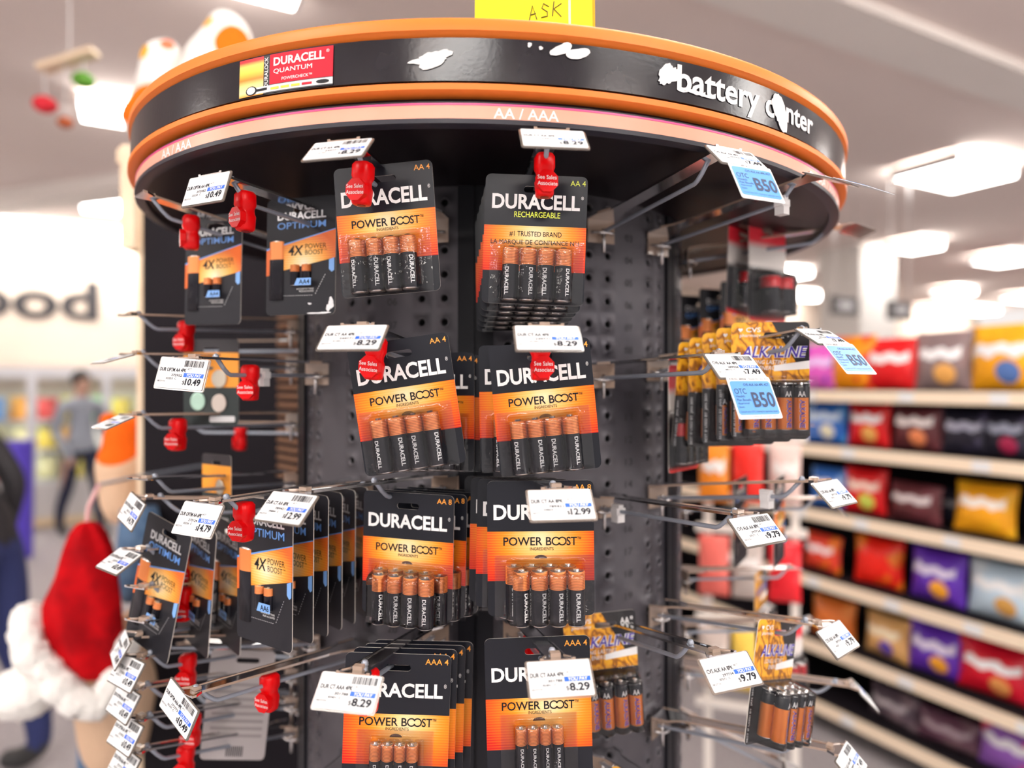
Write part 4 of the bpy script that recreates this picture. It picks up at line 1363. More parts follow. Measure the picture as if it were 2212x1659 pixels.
def at_r(h, r):
    """distance along hook h at which the radius from the axis is r"""
    H = HOOKS[h]
    lo, hi = 0.0, H['L']
    for _ in range(40):
        m = (lo + hi) / 2
        p = H['B'] + H['d'] * m
        if math.hypot(p.x - XC, p.y - YC) < r: lo = m
        else: hi = m
    return lo

def lock(h, r, label, yaw=0.0, roll=0.0, dz=0.0):
    global LOCK
    H = HOOKS[h]
    p = H['wp'](at_r(h, r)) + Vector((0, 0, dz))
    if LOCK is None:
        LOCK = make_lock(); o = LOCK
    else:
        o = copy_tree(LOCK)
    o.location = p; o.rotation_euler = (0, rad(roll), H['yaw'] + rad(yaw))
    tag(o, label, 'security lock', 'red security locks on the hooks')
    return o

PROTO = {}
def pack(kind, h, r, label, group, yaw=0.0, roll=0.0, pitch=0.0, lat=0.0, dz=0.0, cat='battery pack'):
    H = HOOKS[h]
    if kind not in PROTO:
        o = {'AA4': lambda: make_power('AA4'), 'AA8': lambda: make_power('AA8'), 'AAA4': lambda: make_power('AAA4'), 'RECH': lambda: make_power('RECH'),
             'OPT4': lambda: make_optimum(4), 'OPT6': lambda: make_optimum(6), 'ALK4': lambda: make_alkaline(4), 'ALK8': lambda: make_alkaline(8),
             'RED2': lambda: make_red(2), 'RED4': lambda: make_red(4), 'REDC': lambda: make_red(2, 'C', 0.078, 0.13), 'COIN': make_coin}[kind]()
        PROTO[kind] = o
    else:
        o = copy_tree(PROTO[kind])
    p = H['wp'](at_r(h, r))
    side = Vector((math.cos(H['yaw']), math.sin(H['yaw']), 0))
    o.location = p + side * lat + Vector((0, 0, 0.0135 + dz))
    o.rotation_euler = Euler((rad(pitch), rad(roll), H['yaw'] + rad(yaw)))
    tag(o, label, cat, group)
    return o

def stopper(h, r, label, s=1.0):
    H = HOOKS[h]
    p = H['wp'](at_r(h, r))
    mb = MB()
    mb.box((0, 0, 0), (0.012, 0.010, 0.007)); mb.box((0, 0, -0.007), (0.0095, 0.010, 0.009)); mb.box((0, 0.001, 0.005), (0.006, 0.012, 0.004))
    o = mb.build('hook_stopper', M_STOP, None, loc=p, rot=(0, 0, H['yaw']))
    tag(o, label, 'hook stopper', 'white plastic stoppers on the hooks')
# ------------------------------------------------------------------ what hangs on the display
C4 = ('DUR CT AA 4PK', '249771', '41501  C', '8.29', '4CT', True)
C4n = ('DUR CT AA 4PK', '249771', '41501  C', '8.29', '4CT', False)
O4n = ('DUR OPTM AA 4PK', '272952', '03255  C', '10.49', '4CT', False)
O4 = ('DUR OPTM AA 4PK', '272952', '03255  C', '10.49', '4CT', True)
O6 = ('DUR OPTM AA 6PK', '273124', '03256  C', '14.79', '6CT', False)
O6b = ('DUR OPTM AA 6PK', '273124', '03256  C', '14.79', '6CT', True)
C8 = ('DUR CT AA 8PK', '789421', '04864  C', '12.99', '8CT', False)
C8b = ('DUR CT AA 8PK', '789421', '04864  C', '12.99', '8CT', True)
A4 = ('DUR CT AAA 4PK', '301788', '42401  C', '8.29', '4CT', False)
A4b = ('DUR CT AAA 4PK', '301788', '42401  C', '8.29', '4CT', True)
V8 = ('CVS ALK AA 8PK', '297734', '07571  C', '9.79', '8CT', False)
V8b = ('CVS ALK AA 8PK', '297734', '07571  C', '9.79', '8CT', True)
V4 = ('CVS ALK AA 4PK', '289058', '28212  C', '7.49', '4CT', True)
OA = ('DUR OPTM AAA 4PK', '272773', '03257  C', '10.49', '4CT', True)
V3 = ('CVS ALK AAA 4PK', '289059', '28213  C', '7.49', '4CT', True)

# --- row one, just under the canopy
hook('1a', -49, (300, 420), 'empty tipped steel hook under the canopy at the far left', rs=0.462, wire=0.86, zb=1.655, tag_spec=None)
hook('1b', -30.5, (453, 378), 'hook under the canopy carrying the 10.49 tag at the left', tag_spec=O4n, tag_label='white 10.49 price tag under the canopy at the left', zb=1.672, tagpitch=-18)
hook('1c', -11.5, (742, 304), 'hook under the canopy left of the black centre post', tag_spec=C4, tag_label='white 8.29 tag with barcode under the canopy left of centre', zb=1.674)
hook('1d', 7.75, (1192, 281), 'hook under the canopy holding the rechargeable packs', tag_spec=C4n, tag_label='white 8.29 tag under the AA / AAA wording of the canopy', zb=1.678, wire=0.84)
hook('1e', 27.75, (1575, 322), 'bare hook under the canopy with the blue B50 card at its end', tag_spec=V4, hang=rad(18), tag_label='tag with hanging blue B50 card under the canopy at the right', zb=1.679)
hook('1f', 47.75, (1768, 380), 'bare hook under the canopy with a white clip near its tip', tag_spec=V4, hang=rad(2), tagpitch=-66, tag_label='tag seen edge on beyond the right rim of the canopy', zb=1.676)
hook('1g', 72, (1830, 490), 'hook below the right rim of the canopy holding red battery packs', rs=0.475, far=True, tag_spec=V3, tagpitch=-70, tag_label='price tag seen edge on below the right rim of the canopy', zb=1.675)
stopper('1f', 0.432, 'white plastic clip on the bare hook under the right of the canopy')
lock('1b', 0.432, 'red lock beside the 10.49 tag under the canopy', yaw=-8)
lock('1a', 0.412, 'red lock on the left card below the 10.49 tag', yaw=-18)
lock('1c', 0.436, 'red lock reading See Sales Associate below the barcode tag', yaw=-6, roll=4)
lock('1d', 0.435, 'red lock reading See Sales Associate on the rechargeable packs', yaw=4)
GO = 'dark battery cards with an orange diagonal'
GP = 'black and orange blister battery cards'
GA = 'orange and black alkaline battery cards'
pack('OPT4', '1a', 0.385, 'dark card with orange diagonal at the left under two red locks', GO, yaw=20, roll=1.5, dz=0.008, lat=-0.010)
pack('OPT4', '1b', 0.352, 'dark card with orange diagonal and a torn white lower corner', GO, yaw=6, roll=1, lat=-0.010, dz=0.014)
_card = [o for o in COL.objects if o.get('label', '').startswith('dark card with orange diagonal and a torn')][0]
M_RIP = noise_mat('ripped_card', (0.72, 0.72, 0.74), (0.86, 0.86, 0.88), 300, 0.8)
printing('torn_corner', [('p', ragged(0.0365, -0.1085, 0.0052, 0.0075, 22, 3, 0.7), M_RIP), ('p', ragged(0.024, -0.1165, 0.014, 0.0013, 22, 4, 0.6), M_RIP), ('p', ragged(0.012, -0.1070, 0.0022, 0.0014, 14, 5, 0.6), M_RIP)], _card)
pack('AA4', '1c', 0.412, 'power boost AA 4 card under the canopy left of the centre post', GP, yaw=8, roll=-4, lat=0.006, dz=0.004)
pack('RECH', '1d', 0.402, 'front rechargeable AA 4 card with red lock beneath the canopy', GP, yaw=-6, roll=2, lat=-0.001, dz=-0.008)
for k, n in enumerate(('second', 'third', 'fourth', 'fifth', 'sixth')):
    pack('RECH', '1d', 0.384 - 0.0185 * k, '%s rechargeable card from the front of the stack under the canopy' % n, GP, yaw=-6 + 0.5 * k, roll=1.5 - 0.6 * k, lat=-0.0015 - 0.0008 * k, dz=-0.011 - 0.0012 * k)
pack('REDC', '1g', 0.375, 'red topped battery pack facing right below the canopy rim', 'packs of red topped batteries', yaw=-52, dz=0.022, cat='battery pack')
pack('RED2', '1g', 0.345, 'red topped battery pack behind the front red pack below the canopy', 'packs of red topped batteries', yaw=-44, roll=4, dz=0.022)

# --- row two
hook('2a', -47, (400, 775), 'hook with a red lock and white stopper in the second row at the left', tag_spec=O4, tag_label='white 10.49 tag with barcode above the coin cell card', rise=0.0, zb=1.524, wire=0.74, tagpitch=-15, tagroll=4)
hook('2b', -11.5, (772, 703), 'second row hook holding tilted AA 4 cards left of the post', tag_spec=C4n, tag_label='white 8.29 tag on the tilted card left of the post', zb=1.531)
hook('2c', 7.75, (1180, 704), 'second row hook holding AA 4 cards right of the post', tag_spec=C4n, tag_label='white 8.29 tag in the middle of the second row, right of the post', zb=1.531)
hook('2d', 27.75, (1572, 766), 'second row hook on the bare pegboard ending in a blue B50 card', tag_spec=V4, hang=rad(20), tag_label='7.49 tag with blue B50 card before the fanned alkaline packs', rise=0.004, wire=0.86)
hook('2e', 47.75, (1755, 712), 'second row hook holding the fanned alkaline packs', tag_spec=V4, hang=rad(18), tag_label='7.49 tag with blue card jutting right of the alkaline packs', rise=0.022, wire=0.86, tagpitch=-58)
lock('2a', 0.385, 'red lock hanging alone on the second row hook at the left', yaw=10)
stopper('2a', 0.366, 'white stopper behind the lone red lock in the second row')
lock('2b', 0.432, 'red lock on the tilted card left of the post', yaw=-4, roll=6)
lock('2c', 0.436, 'red lock on the tilted card right of the post', yaw=8)
pack('AA4', '2b', 0.415, 'tilted AA 4 card with red lock left of the centre post', GP, yaw=10, roll=-8.5, lat=0.012, dz=-0.003)
pack('AA4', '2b', 0.345, 'AA 4 card right behind the tilted one left of the post', GP, yaw=8, roll=0, lat=0.018, dz=-0.006)
pack('AA4', '2b', 0.335, 'third AA 4 card behind the tilted one left of the post', GP, yaw=8, roll=0, lat=0.021, dz=-0.007)
pack('AA4', '2b', 0.325, 'hindmost AA 4 card behind the tilted one left of the post', GP, yaw=8, roll=-1, lat=0.023, dz=-0.008)
pack('AA4', '2c', 0.410, 'tilted AA 4 card with a creased top right of the centre post', GP, yaw=-6, roll=-5.5, lat=0.002, dz=-0.004)
pack('AA4', '2c', 0.390, 'AA 4 card showing at the left behind the tilted right one', GP, yaw=-6, roll=-1, lat=-0.005, dz=-0.004)
stopper('2e', 0.30, 'white stopper on the second row hook beside the bare pegboard')
for k, n in enumerate(('front', 'second', 'third', 'fourth', 'fifth')):
    pack('ALK4', '2e', 0.424 - 0.019 * k, '%s alkaline card from the right in the fan behind the B50 card' % n, GA, yaw=-40 + (0, 3, 6, 12, 24)[k], roll=0, pitch=(0, 0, 0, 3, 8)[k], dz=0.016 - 0.002 * k)
pack('RED4', '2e', 0.312, 'red topped pack at the left end of the alkaline fan', 'packs of red topped batteries', yaw=18, dz=-0.012)

# --- row three
hook('3a', -49, (297, 1076), 'third row hook at the far left with a blurred 14.79 tag', rs=0.462, tag_spec=O6b, tagpitch=-25, tagroll=8, tag_label='tilted 14.79 tag sticking out at the far left', rise=0.0, zb=1.362)
hook('3b', -30.5, (440, 1088), 'third row hook holding the fan of dark AA6 cards', tag_spec=O6, tag_label='white 14.79 tag above the left dark AA6 cards', rise=0.0, zb=1.394, tagpitch=-28)
hook('3c', -8.8, (637, 1066), 'third row hook holding AA 8 packs left of the post', tag_spec=C8b, tag_label='white 12.99 tag with barcode above the dark AA6 cards', rise=0.0, zb=1.404, wire=0.46)
hook('3d', 7.75, (1207, 1058), 'third row hook holding AA 8 packs right of the post', tag_spec=C8, tag_label='white 12.99 tag in the middle on the AA 8 pack', zb=1.403)
hook('3e', 27.75, (1617, 1115), 'bare third row hook at the right with a 9.79 tag', tag_spec=V8b, tag_label='white 9.79 tag with barcode at the end of a bare hook', zb=1.378, wire=0.84)
hook('3f', 47.75, (1782, 1040), 'bare third row hook reaching out over the snack shelf', tag_spec=V8, tag_label='white 9.79 tag tilted in front of the third snack shelf', zb=1.380)
lock('3b', 0.428, 'red lock on the front dark AA6 card', yaw=6)
stopper('3f', 0.41, 'white stopper on the bare third row hook over the snack shelf')
stopper('3e', 0.30, 'white stopper on the bare third row hook near the pegboard')
for k, n in enumerate(('front', 'second', 'third', 'fourth', 'fifth', 'sixth')):
    pack('OPT6', '3b', 0.405 - 0.0225 * k - (0.006 if k else 0), '%s dark AA6 card of the fan below the 12.99 barcode tag' % n, GO, yaw=-4 - 4 * k, roll=0.5, dz=-0.004 + 0.0005 * k, lat=0.0)
for k, n in enumerate(('front', 'second', 'third')):
    pack('OPT6', '3a', 0.432 - 0.03 * k, '%s dark AA6 card of the leaning group at the left' % n, GO, yaw=(14, 4, 2)[k], roll=(12, 9, 5)[k], pitch=(-4, 0, 0)[k], dz=-0.024)
pack('AA8', '3c', 0.352, 'front AA 8 pack with a hook tip through its slot', GP, yaw=14, roll=1, lat=0.018, dz=-0.009)
for k, n in enumerate(('second', 'third', 'fourth')):
    pack('AA8', '3c', 0.333 - 0.018 * k, '%s AA 8 card behind the front one left of the post' % n, GP, yaw=14, roll=1, lat=0.019 + 0.002 * k, dz=-0.010)
pack('AA8', '3d', 0.408, 'front AA 8 pack under the 12.99 tag right of the post', GP, yaw=-8, roll=-0.5, lat=-0.003, dz=0.004)
for k, n in enumerate(('second', 'third', 'fourth')):
    pack('AA8', '3d', 0.376 - 0.024 * k, '%s AA 8 card from the front right of the post' % n, GP, yaw=-9, roll=1, lat=-0.008 - 0.004 * k, dz=0.003)

# --- row four
hook('4a', -49, (275, 1374), 'fourth row hook at the far left with a blurred narrow tag', rs=0.465, tag_spec=OA, tag_label='narrow blurred tag leaning at the far left of the fourth row', rise=0.0, zb=1.206, tagpitch=-30)
hook('4b', -30.5, (397, 1500), 'fourth row hook with a lone red lock at the left', tag_spec=OA, tag_label='tall white 10.49 tag at the lower left', zb=1.214, wire=0.86, tagpitch=-12, tagroll=20)
hook('4c', -11.5, (762, 1457), 'fourth row hook holding AAA 4 packs left of the post', tag_spec=A4b, tag_label='white 8.29 tag with barcode on the AAA 4 pack left of the post', zb=1.247)
hook('4d', 7.75, (1205, 1427), 'fourth row hook holding AAA 4 packs right of the post', tag_spec=A4, tag_label='white 8.29 tag on the AAA 4 pack right of the post', zb=1.252)
hook('4e', 27.75, (1562, 1416), 'fourth row hook with alkaline packs close to the pegboard', tag_spec=V8, tag_label='white 9.79 tag in front of the alkaline eight pack', zb=1.243, wire=0.7)
hook('4f', 47.75, (1790, 1352), 'fourth row hook holding the single alkaline eight pack', tag_spec=V8, tag_label='white 9.79 tag right of the single alkaline eight pack', zb=1.242)
hook('4g', 68, (1850, 1482), 'fourth row hook on the far right side with a thin tag', rs=0.476, far=True, tag_spec=V8b, tag_label='thin turned price tag before the lower snack shelves', zb=1.14, rise=0.0)
lock('4b', 0.385, 'red lock reading See Sales Associate alone at the lower left', yaw=12)
lock('4c', 0.440, 'red lock on the AAA 4 pack left of the post', yaw=-2)
pack('AAA4', '4c', 0.398, 'front AAA 4 pack at the bottom left of the centre post', GP, yaw=12, roll=2, lat=0.010, dz=0.0)
for k, n in enumerate(('second', 'third', 'fourth')):
    pack('AAA4', '4c', 0.386 - 0.016 * k, '%s AAA 4 card behind the front one left of the post' % n, GP, yaw=12, roll=1.5, lat=0.012 + 0.003 * k, dz=0.002)
pack('AAA4', '4d', 0.395, 'front AAA 4 pack at the bottom right of the centre post', GP, yaw=-6, roll=-1.5, lat=-0.003, dz=0.005)
lock('4d', 0.345, 'red lock hidden behind the AAA 4 pack right of the post', yaw=0)
pack('ALK8', '4e', 0.302, 'alkaline eight pack half hidden by the right AAA 4 pack', GA, yaw=-14, roll=-3, lat=-0.020, dz=0.014)
pack('ALK8', '4f', 0.420, 'single alkaline eight pack hanging at the lower right', GA, yaw=-2, roll=13, pitch=0, dz=0.0)

# --- row five, cut by the bottom of the picture
hook('5d', 7.75, (1180, 1800), 'fifth row hook below the right AAA 4 pack', zb=1.11)
hook('5e', 27.75, (1500, 1745), 'fifth row hook with a wide clear strip at the bottom edge', zb=1.10)
hook('5f', 47.75, (1818, 1622), 'fifth row hook at the lower right with a 7.49 tag', tag_spec=V3, tag_label='white 7.49 tag cut off at the bottom right', zb=1.112, wire=0.72)
hook('5b', -30.5, (560, 1790), 'fifth row hook with a clear strip at the bottom left', zb=1.10)
hook('5g', 68, (1800, 1700), 'fifth row hook on the right side holding red C batteries', rs=0.47, far=True, zb=1.075, rise=0.0)
pack('REDC', '5g', 0.40, 'pack of red topped C batteries in the bottom right corner', 'packs of red topped batteries', yaw=-30, dz=0.015)
pack('ALK4', '5e', 0.345, 'alkaline card showing only its top at the bottom edge', GA, yaw=-30, lat=0.02, dz=-0.006)

# --- left side of the drum: hooks pointing left, out of focus
rowz = [(1.582, 'first'), (1.535, 'second'), (1.462, 'third'), (1.385, 'fourth'), (1.300, 'fifth'), (1.255, 'sixth'), (1.215, 'seventh'), (1.172, 'eighth'), (1.135, 'ninth'), (1.098, 'tenth'), (1.060, 'eleventh')]
for k, (z, n) in enumerate(rowz):
    u = (264, 272, 272, 296, 282, 290, 290, 286, 280, 284, 280)[k]
    key = 'L%d' % k
    yS = YC - 0.47 * math.cos(rad(-69))
    v = 829.5 - (z - CAMZ) / yS * FPX
    hook(key, -69, (u, v), '%s hook from the top on the left side of the drum' % n, rs=0.465, rise=0.0, zb=z, tagyaw=-12,
         tag_spec=(O4 if k % 2 else OA) if k not in (0, 3, 5, 6) else None, tag_label='blurred tag on the %s hook from the top on the left side' % n, tagpitch=(-70, -72, -66, -40, -58)[k] if k < 5 else -30, wire=0.84)
for k in (0, 2, 4, 5, 7, 9, 10):
    lock('L%d' % k, 0.40 + 0.006 * (k % 3), 'blurred red lock on the %s hook from the top at the left side' % rowz[k][1], yaw=20)
for q, (k, n) in enumerate(((0, 'upper'), (2, 'second'), (4, 'third'), (6, 'fourth'), (8, 'fifth'), (10, 'lowest'))):
    key = 'M%d' % k
    z = rowz[k][0] - 0.02
    yS = YC - 0.45 * math.cos(rad(-96))
    hook(key, -92, (388 + 6 * (q % 3), 829.5 - (z - CAMZ) / 1.04 * FPX), '%s hook on the back left side of the drum' % n, rs=0.462, far=True, rise=0.0, zb=z, wire=0.84)
lock('M2', 0.37, 'red lock far back below the coin cell card', yaw=20)
lock('M6', 0.38, 'dim red lock behind the 10.49 tag at the lower left', yaw=20)
lock('M8', 0.40, 'dim red lock lowest behind the tall tag at the lower left', yaw=20)
pack('COIN', 'L1', 0.375, 'coin cell card with three coin cells in the second row at the left', 'coin cell cards', yaw=36, dz=0.020, cat='coin cell card').scale = (0.8, 0.8, 1.0)
pack('COIN', 'L2', 0.375, 'second coin cell card lower down at the left', 'coin cell cards', yaw=0, dz=-0.045, lat=0.01, cat='coin cell card').scale = (0.7, 0.7, 0.8)
# back of a card hanging at the lower left
H = HOOKS['L7']
r = empty('battery_pack', H['wp'](at_r('L7', 0.33)) + Vector((0.0, -0.02, 0.012)), (0, rad(6), rad(10)))
tag(r, 'grey back of a battery card at the lower left below the dark cards', 'battery pack', 'cards turned backwards')
card_part(r, 0.072, 0.128, mat('card_reverse', (0.36, 0.33, 0.33), 0.6), slot=(0.006, -0.012, 0.026, 0.006))
its = [('p', rect(-0.028, 0.03, -0.030 - 0.0085 * k, -0.0335 - 0.0085 * k) if k else rect(-0.028, -0.016, -0.036, -0.026), mat('fine_print', (0.24, 0.22, 0.22), 0.6)) for k in range(0, 9)]
for k in range(9):
    its.append(('p', rect(-0.008 + 0.0022 * k, -0.0068 + 0.0022 * k, -0.124, -0.112), M_BLACK))
printing('fine_print', its, r)

# --- right side of the drum: hooks out of focus pointing right
for k, (z, n) in enumerate(((1.560, 'first'), (1.440, 'second'), (1.335, 'third'), (1.235, 'fourth'), (1.160, 'fifth'))):
    key = 'R%d' % k
    u = (1800, 1790, 1830, 1760, 1800)[k]
    yS = YC - 0.47 * math.cos(rad(75))
    hook(key, 88, (u - 40, 829.5 - (z - CAMZ) / 1.0 * FPX), '%s hook from the top on the right side of the drum' % n, rs=0.462, far=True, rise=0.0, zb=z, wire=0.84,
         tag_spec=V3 if k in (2,) else None, tag_label='white tag seen edge on above the fifth snack shelf')
for k in range(3):
    pack('OPT4', 'R0', 0.36 - 0.03 * k, '%s dark battery card hanging on the right side behind the red packs' % ('front', 'middle', 'hind')[k], GO, yaw=-66, dz=0.085 - 0.01 * k)
for k in range(2):
    pack('OPT4', 'R2', 0.40 - 0.05 * k, '%s dark card hanging low on the right side before the snack shelf' % ('outer', 'inner')[k], GO, yaw=-16, dz=0.03)
pack('ALK4', 'R3', 0.40, 'alkaline card on the right side low behind the clear strips', GA, yaw=-50)
pack('RED4', 'R4', 0.42, 'red topped pack low on the right side of the drum', 'packs of red topped batteries', yaw=-60)
# ------------------------------------------------------------------ neighbouring fixture at the left with toys
M_TANEDGE = noise_mat('tan_edge', (0.72, 0.55, 0.38), (0.8, 0.64, 0.46), 12, 0.6)
fx = empty('toy_fixture', (-0.5, 1.75, 0))
tag(fx, 'black sided store fixture with a tan edge standing behind the battery display', 'store fixture')
xl = (308 - 1106) / FPX * 1.5; 
mb = MB(); mb.box(((xl + -0.2) / 2 + 0.5, -0.24, 0.99), (-0.2 - xl, 0.02, 1.98)); mb.build('side_panel', mat('fixture_black', (0.006, 0.004, 0.007), 0.7, spec=0.2), fx)
mb = MB(); mb.box((xl + 0.5 - 0.006, -0.13, 0.99), (0.012, 0.24, 1.98)); mb.build('edge_board', M_TANEDGE, fx)
mb = MB(); mb.box((xl + 0.5 - 0.022, -0.16, 1.90), (0.03, 0.22, 0.22)); mb.build('corner_block', M_TANEDGE, fx)
mb = MB(); mb.box(((xl + -0.2) / 2 + 0.5 - 0.02, -0.02, 1.99), (0.66, 0.48, 0.03)); mb.build('top_board', M_TANEDGE, fx)
for k in range(24):
    z = 1.72 - 0.0175 * k
    mb = MB(); mb.box((0, 0, 0), (0.20, 0.010, 0.0085), rot=Matrix.Rotation(rad(-20), 3, 'X'))
    o = mb.build('louvre_slat', mat('louvre_bronze', (0.20, 0.10, 0.055), 0.45, metal=0.2), fx, loc=(0.5 + px(640, 0, 1.30)[0], -0.42, z), rot=(0, 0, rad(-48)))

# ---- plush toys
def blob_mesh(name, balls, res=0.012):
    mb_ = bpy.data.metaballs.new(name)
    mb_.resolution = res; mb_.render_resolution = res; mb_.threshold = 0.3
    for c, r, s in balls:
        e = mb_.elements.new(type='ELLIPSOID')
        e.co = c; e.radius = r * 1.45
        e.size_x, e.size_y, e.size_z = s
    o = bpy.data.objects.new(name, mb_)
    COL.objects.link(o)
    dg = bpy.context.evaluated_depsgraph_get()
    me = bpy.data.meshes.new_from_object(o.evaluated_get(dg), depsgraph=dg)
    bpy.data.objects.remove(o); bpy.data.metaballs.remove(mb_)
    for p in me.polygons: p.use_smooth = True
    return me

def spot_mat(name, base, spots):
    m = mat(name, base, 0.95, spec=0.15)
    t = NT(m)
    tc = t.n('ShaderNodeTexCoord')
    col = None
    for c, r, sc in spots:
        vm = t.n('ShaderNodeVectorMath', operation='DISTANCE')
        t.link(tc.outputs['Object'], vm.inputs[0]); vm.inputs[1].default_value = c
        f = t.math('LESS_THAN', vm.outputs['Value'], r)
        col = t.mix(f, col if col is not None else base, sc)
    if col is not None:
        t.link(col, t.b.inputs['Base Color'])
    nz = t.n('ShaderNodeTexNoise'); nz.inputs['Scale'].default_value = 160
    t.link(tc.outputs['Object'], nz.inputs['Vector'])
    bp = t.n('ShaderNodeBump'); bp.inputs['Strength'].default_value = 0.7; bp.inputs['Distance'].default_value = 0.006
    t.link(nz.outputs[0], bp.inputs['Height']); t.link(bp.outputs[0], t.b.inputs['Normal'])
    return m
PO, PY, PW = (0.85, 0.16, 0.01), (0.9, 0.42, 0.02), (0.86, 0.84, 0.80)
pl = empty('plush_toy', px(440, 305, 1.6))
pl.location.z = 2.005
tag(pl, 'white plush toy with orange patches sitting behind the canopy at the left', 'plush toy')
q = 1.6 / FPX
zt = 2.005
def PZ(v): return CAMZ + (829.5 - v) / FPX * 1.6 - zt
me = blob_mesh('plush_body', [((0.03, 0, PZ(240)), 0.075, (1, 1, 1.1)), ((0.04, 0, PZ(150)), 0.085, (1, 0.9, 1)), ((0.055, 0, PZ(90)), 0.06, (0.9, 0.8, 1.1)), ((0.045, 0, PZ(60)), 0.035, (0.9, 0.8, 1)),
                              ((-0.02, 0, PZ(205)), 0.06, (1, 1, 1))])
me.materials.append(spot_mat('plush_white', PW, [((0.115, -0.07, PZ(115)), 0.062, PO), ((0.02, -0.05, PZ(60)), 0.022, PY), ((-0.055, -0.05, PZ(100)), 0.012, (0.02, 0.12, 0.06))]))
ob('body', me, pl)
me = blob_mesh('plush_ear', [((-0.10, 0, PZ(130)), 0.045, (1, 0.7, 1)), ((-0.11, 0, PZ(180)), 0.045, (1, 0.7, 1.2)), ((-0.085, 0, PZ(110)), 0.025, (1.2, 0.7, 1))])
me.materials.append(spot_mat('plush_ear', PW, [((-0.135, -0.035, PZ(118)), 0.024, PY), ((-0.07, -0.03, PZ(98)), 0.022, (0.85, 0.2, 0.1))]))
ob('ear', me, pl)
me = blob_mesh('plush_leg', [((-0.10, -0.01, PZ(235)), 0.055, (1.1, 1, 0.9)), ((-0.13, -0.02, PZ(265)), 0.045, (1, 1, 0.9))])
me.materials.append(spot_mat('plush_orange', PO, [((-0.165, -0.04, PZ(292)), 0.02, PW)]))
ob('leg', me, pl)

def tan_plush(u, v, y, s, label, spots):
    r = empty('plush_toy', px(u, v, y))
    tag(r, label, 'plush toy', 'tan plush toys on the left fixture')
    me = blob_mesh('plush_body', [((0, 0, 0), 0.06 * s, (1, 1, 1.3)), ((0.0, 0, -0.07 * s), 0.05 * s, (1, 1, 1.3)), ((0, 0, 0.075 * s), 0.042 * s, (1, 1, 1))])
    me.materials.append(spot_mat('tan_fur_%d' % int(v), (0.72, 0.50, 0.34), spots))
    ob('body', me, r)
    me = blob_mesh('plush_ear', [((-0.03 * s, -0.01, 0.11 * s), 0.02 * s, (1, 0.8, 1)), ((0.03 * s, -0.01, 0.11 * s), 0.02 * s, (1, 0.8, 1))])
    me.materials.append(MATS['tan_fur_%d' % int(v)])
    ob('ears', me, r)
    return r
tan_plush(268, 1010, 1.62, 1.0, 'tan and orange plush toy beside the black panel', [((0.0, -0.05, 0.08), 0.07, (0.85, 0.14, 0.01))])
tan_plush(248, 1490, 1.38, 1.25, 'tan plush toy hanging at the lower left behind the blurred tags', [])
mb = MB()
mb.tube([(0, 0, 0.09), (0.004, 0, 0.02), (-0.002, 0, -0.06), (0.0, 0, -0.1)], [0.035, 0.045, 0.042, 0.03], 14)
o = mb.build('denim_cloth', noise_mat('denim', (0.06, 0.12, 0.22), (0.10, 0.18, 0.30), 40, 0.9, bump=0.4), None, smooth=True, loc=px(300, 1190, 1.45))
tag(o, 'blue denim doll trousers hanging beside the red hat', 'doll clothes')
mb = MB()
mb.tube([(0, 0, 0.09), (0.004, 0, 0.02), (-0.002, 0, -0.06), (0.0, 0, -0.4)], [0.035, 0.045, 0.042, 0.04], 14)
o = mb.build('denim_cloth', MATS['denim'], None, smooth=True, loc=px(215, 1570, 1.55))
tag(o, 'dark blue cloth hanging low behind the red hat', 'doll clothes')

# ---- red hat with white fur trim
hat = empty('santa_hat', px(178, 1120, 1.25))
tag(hat, 'red velvet hat with white fur trim and pompom hanging at the left', 'hat')
q = 1.25 / FPX
def hp(u, v, dy=0.0): return ((u - 178) * q, dy, -(v - 1120) * q)
rows = [(1125, 176, 204, .3), (1140, 160, 220, .6), (1180, 142, 240, .8), (1240, 124, 258, .9), (1300, 108, 262, 1.0), (1340, 92, 262, 1.0), (1385, 100, 258, 1.0), (1420, 112, 250, 1.0), (1455, 130, 238, 1.0)]
rings = []
for v, ul, ur, dd in rows:
    n = 28; ring = []
    for k in range(n):
        a = 2 * PI * k / n
        f = 0.5 - 0.5 * math.cos(a)
        skew = (math.cos(a)) * 0
        u = (ul + ur) / 2 + (ur - ul) / 2 * math.cos(a)
        vv = v + (u - (ul + ur) / 2) * 0.45 * min(1, max(0, (v - 1200) / 150))
        ring.append(hp(u, vv, -0.035 * dd * math.sin(a) + 0.006 * math.sin(5 * a + v * 0.03)))
    rings.append(ring)
mb = MB(); mb.rings(rings[::-1], 0, cap=True)
o = mb.build('crown', noise_mat('red_velvet', (0.28, 0.001, 0.004), (0.55, 0.002, 0.006), 18, 0.8, spec=0.1, bump=0.3, bscale=60), hat, smooth=True)
sd = o.modifiers.new('smooth', 'SUBSURF'); sd.levels = 1; sd.render_levels = 1
def fur(name, path, r, parent):
    me = blob_mesh(name, [(p, r * (0.85 + 0.3 * random.random()), (1, 1, 1)) for p in path], 0.008)
    me.materials.append(spot_mat('white_fur', PW, []) if 'white_fur' not in MATS else MATS['white_fur'])
    o = ob(name, me, parent)
    tx = bpy.data.textures.new('fur_clumps', 'CLOUDS'); tx.noise_scale = 0.012
    dm = o.modifiers.new('clumps', 'DISPLACE'); dm.texture = tx; dm.strength = 0.014; dm.mid_level = 0.5
    return o
fur('fur_trim', [hp(70, 1330, -.01), hp(82, 1365, -.03), hp(100, 1400, -.035), hp(130, 1430, -.035), hp(160, 1465, -.035), hp(190, 1500, -.03), hp(222, 1515, -.02), hp(60, 1370, 0), hp(75, 1410, .0), hp(250, 1470, 0), hp(262, 1400, 0.01)], 0.030, hat)
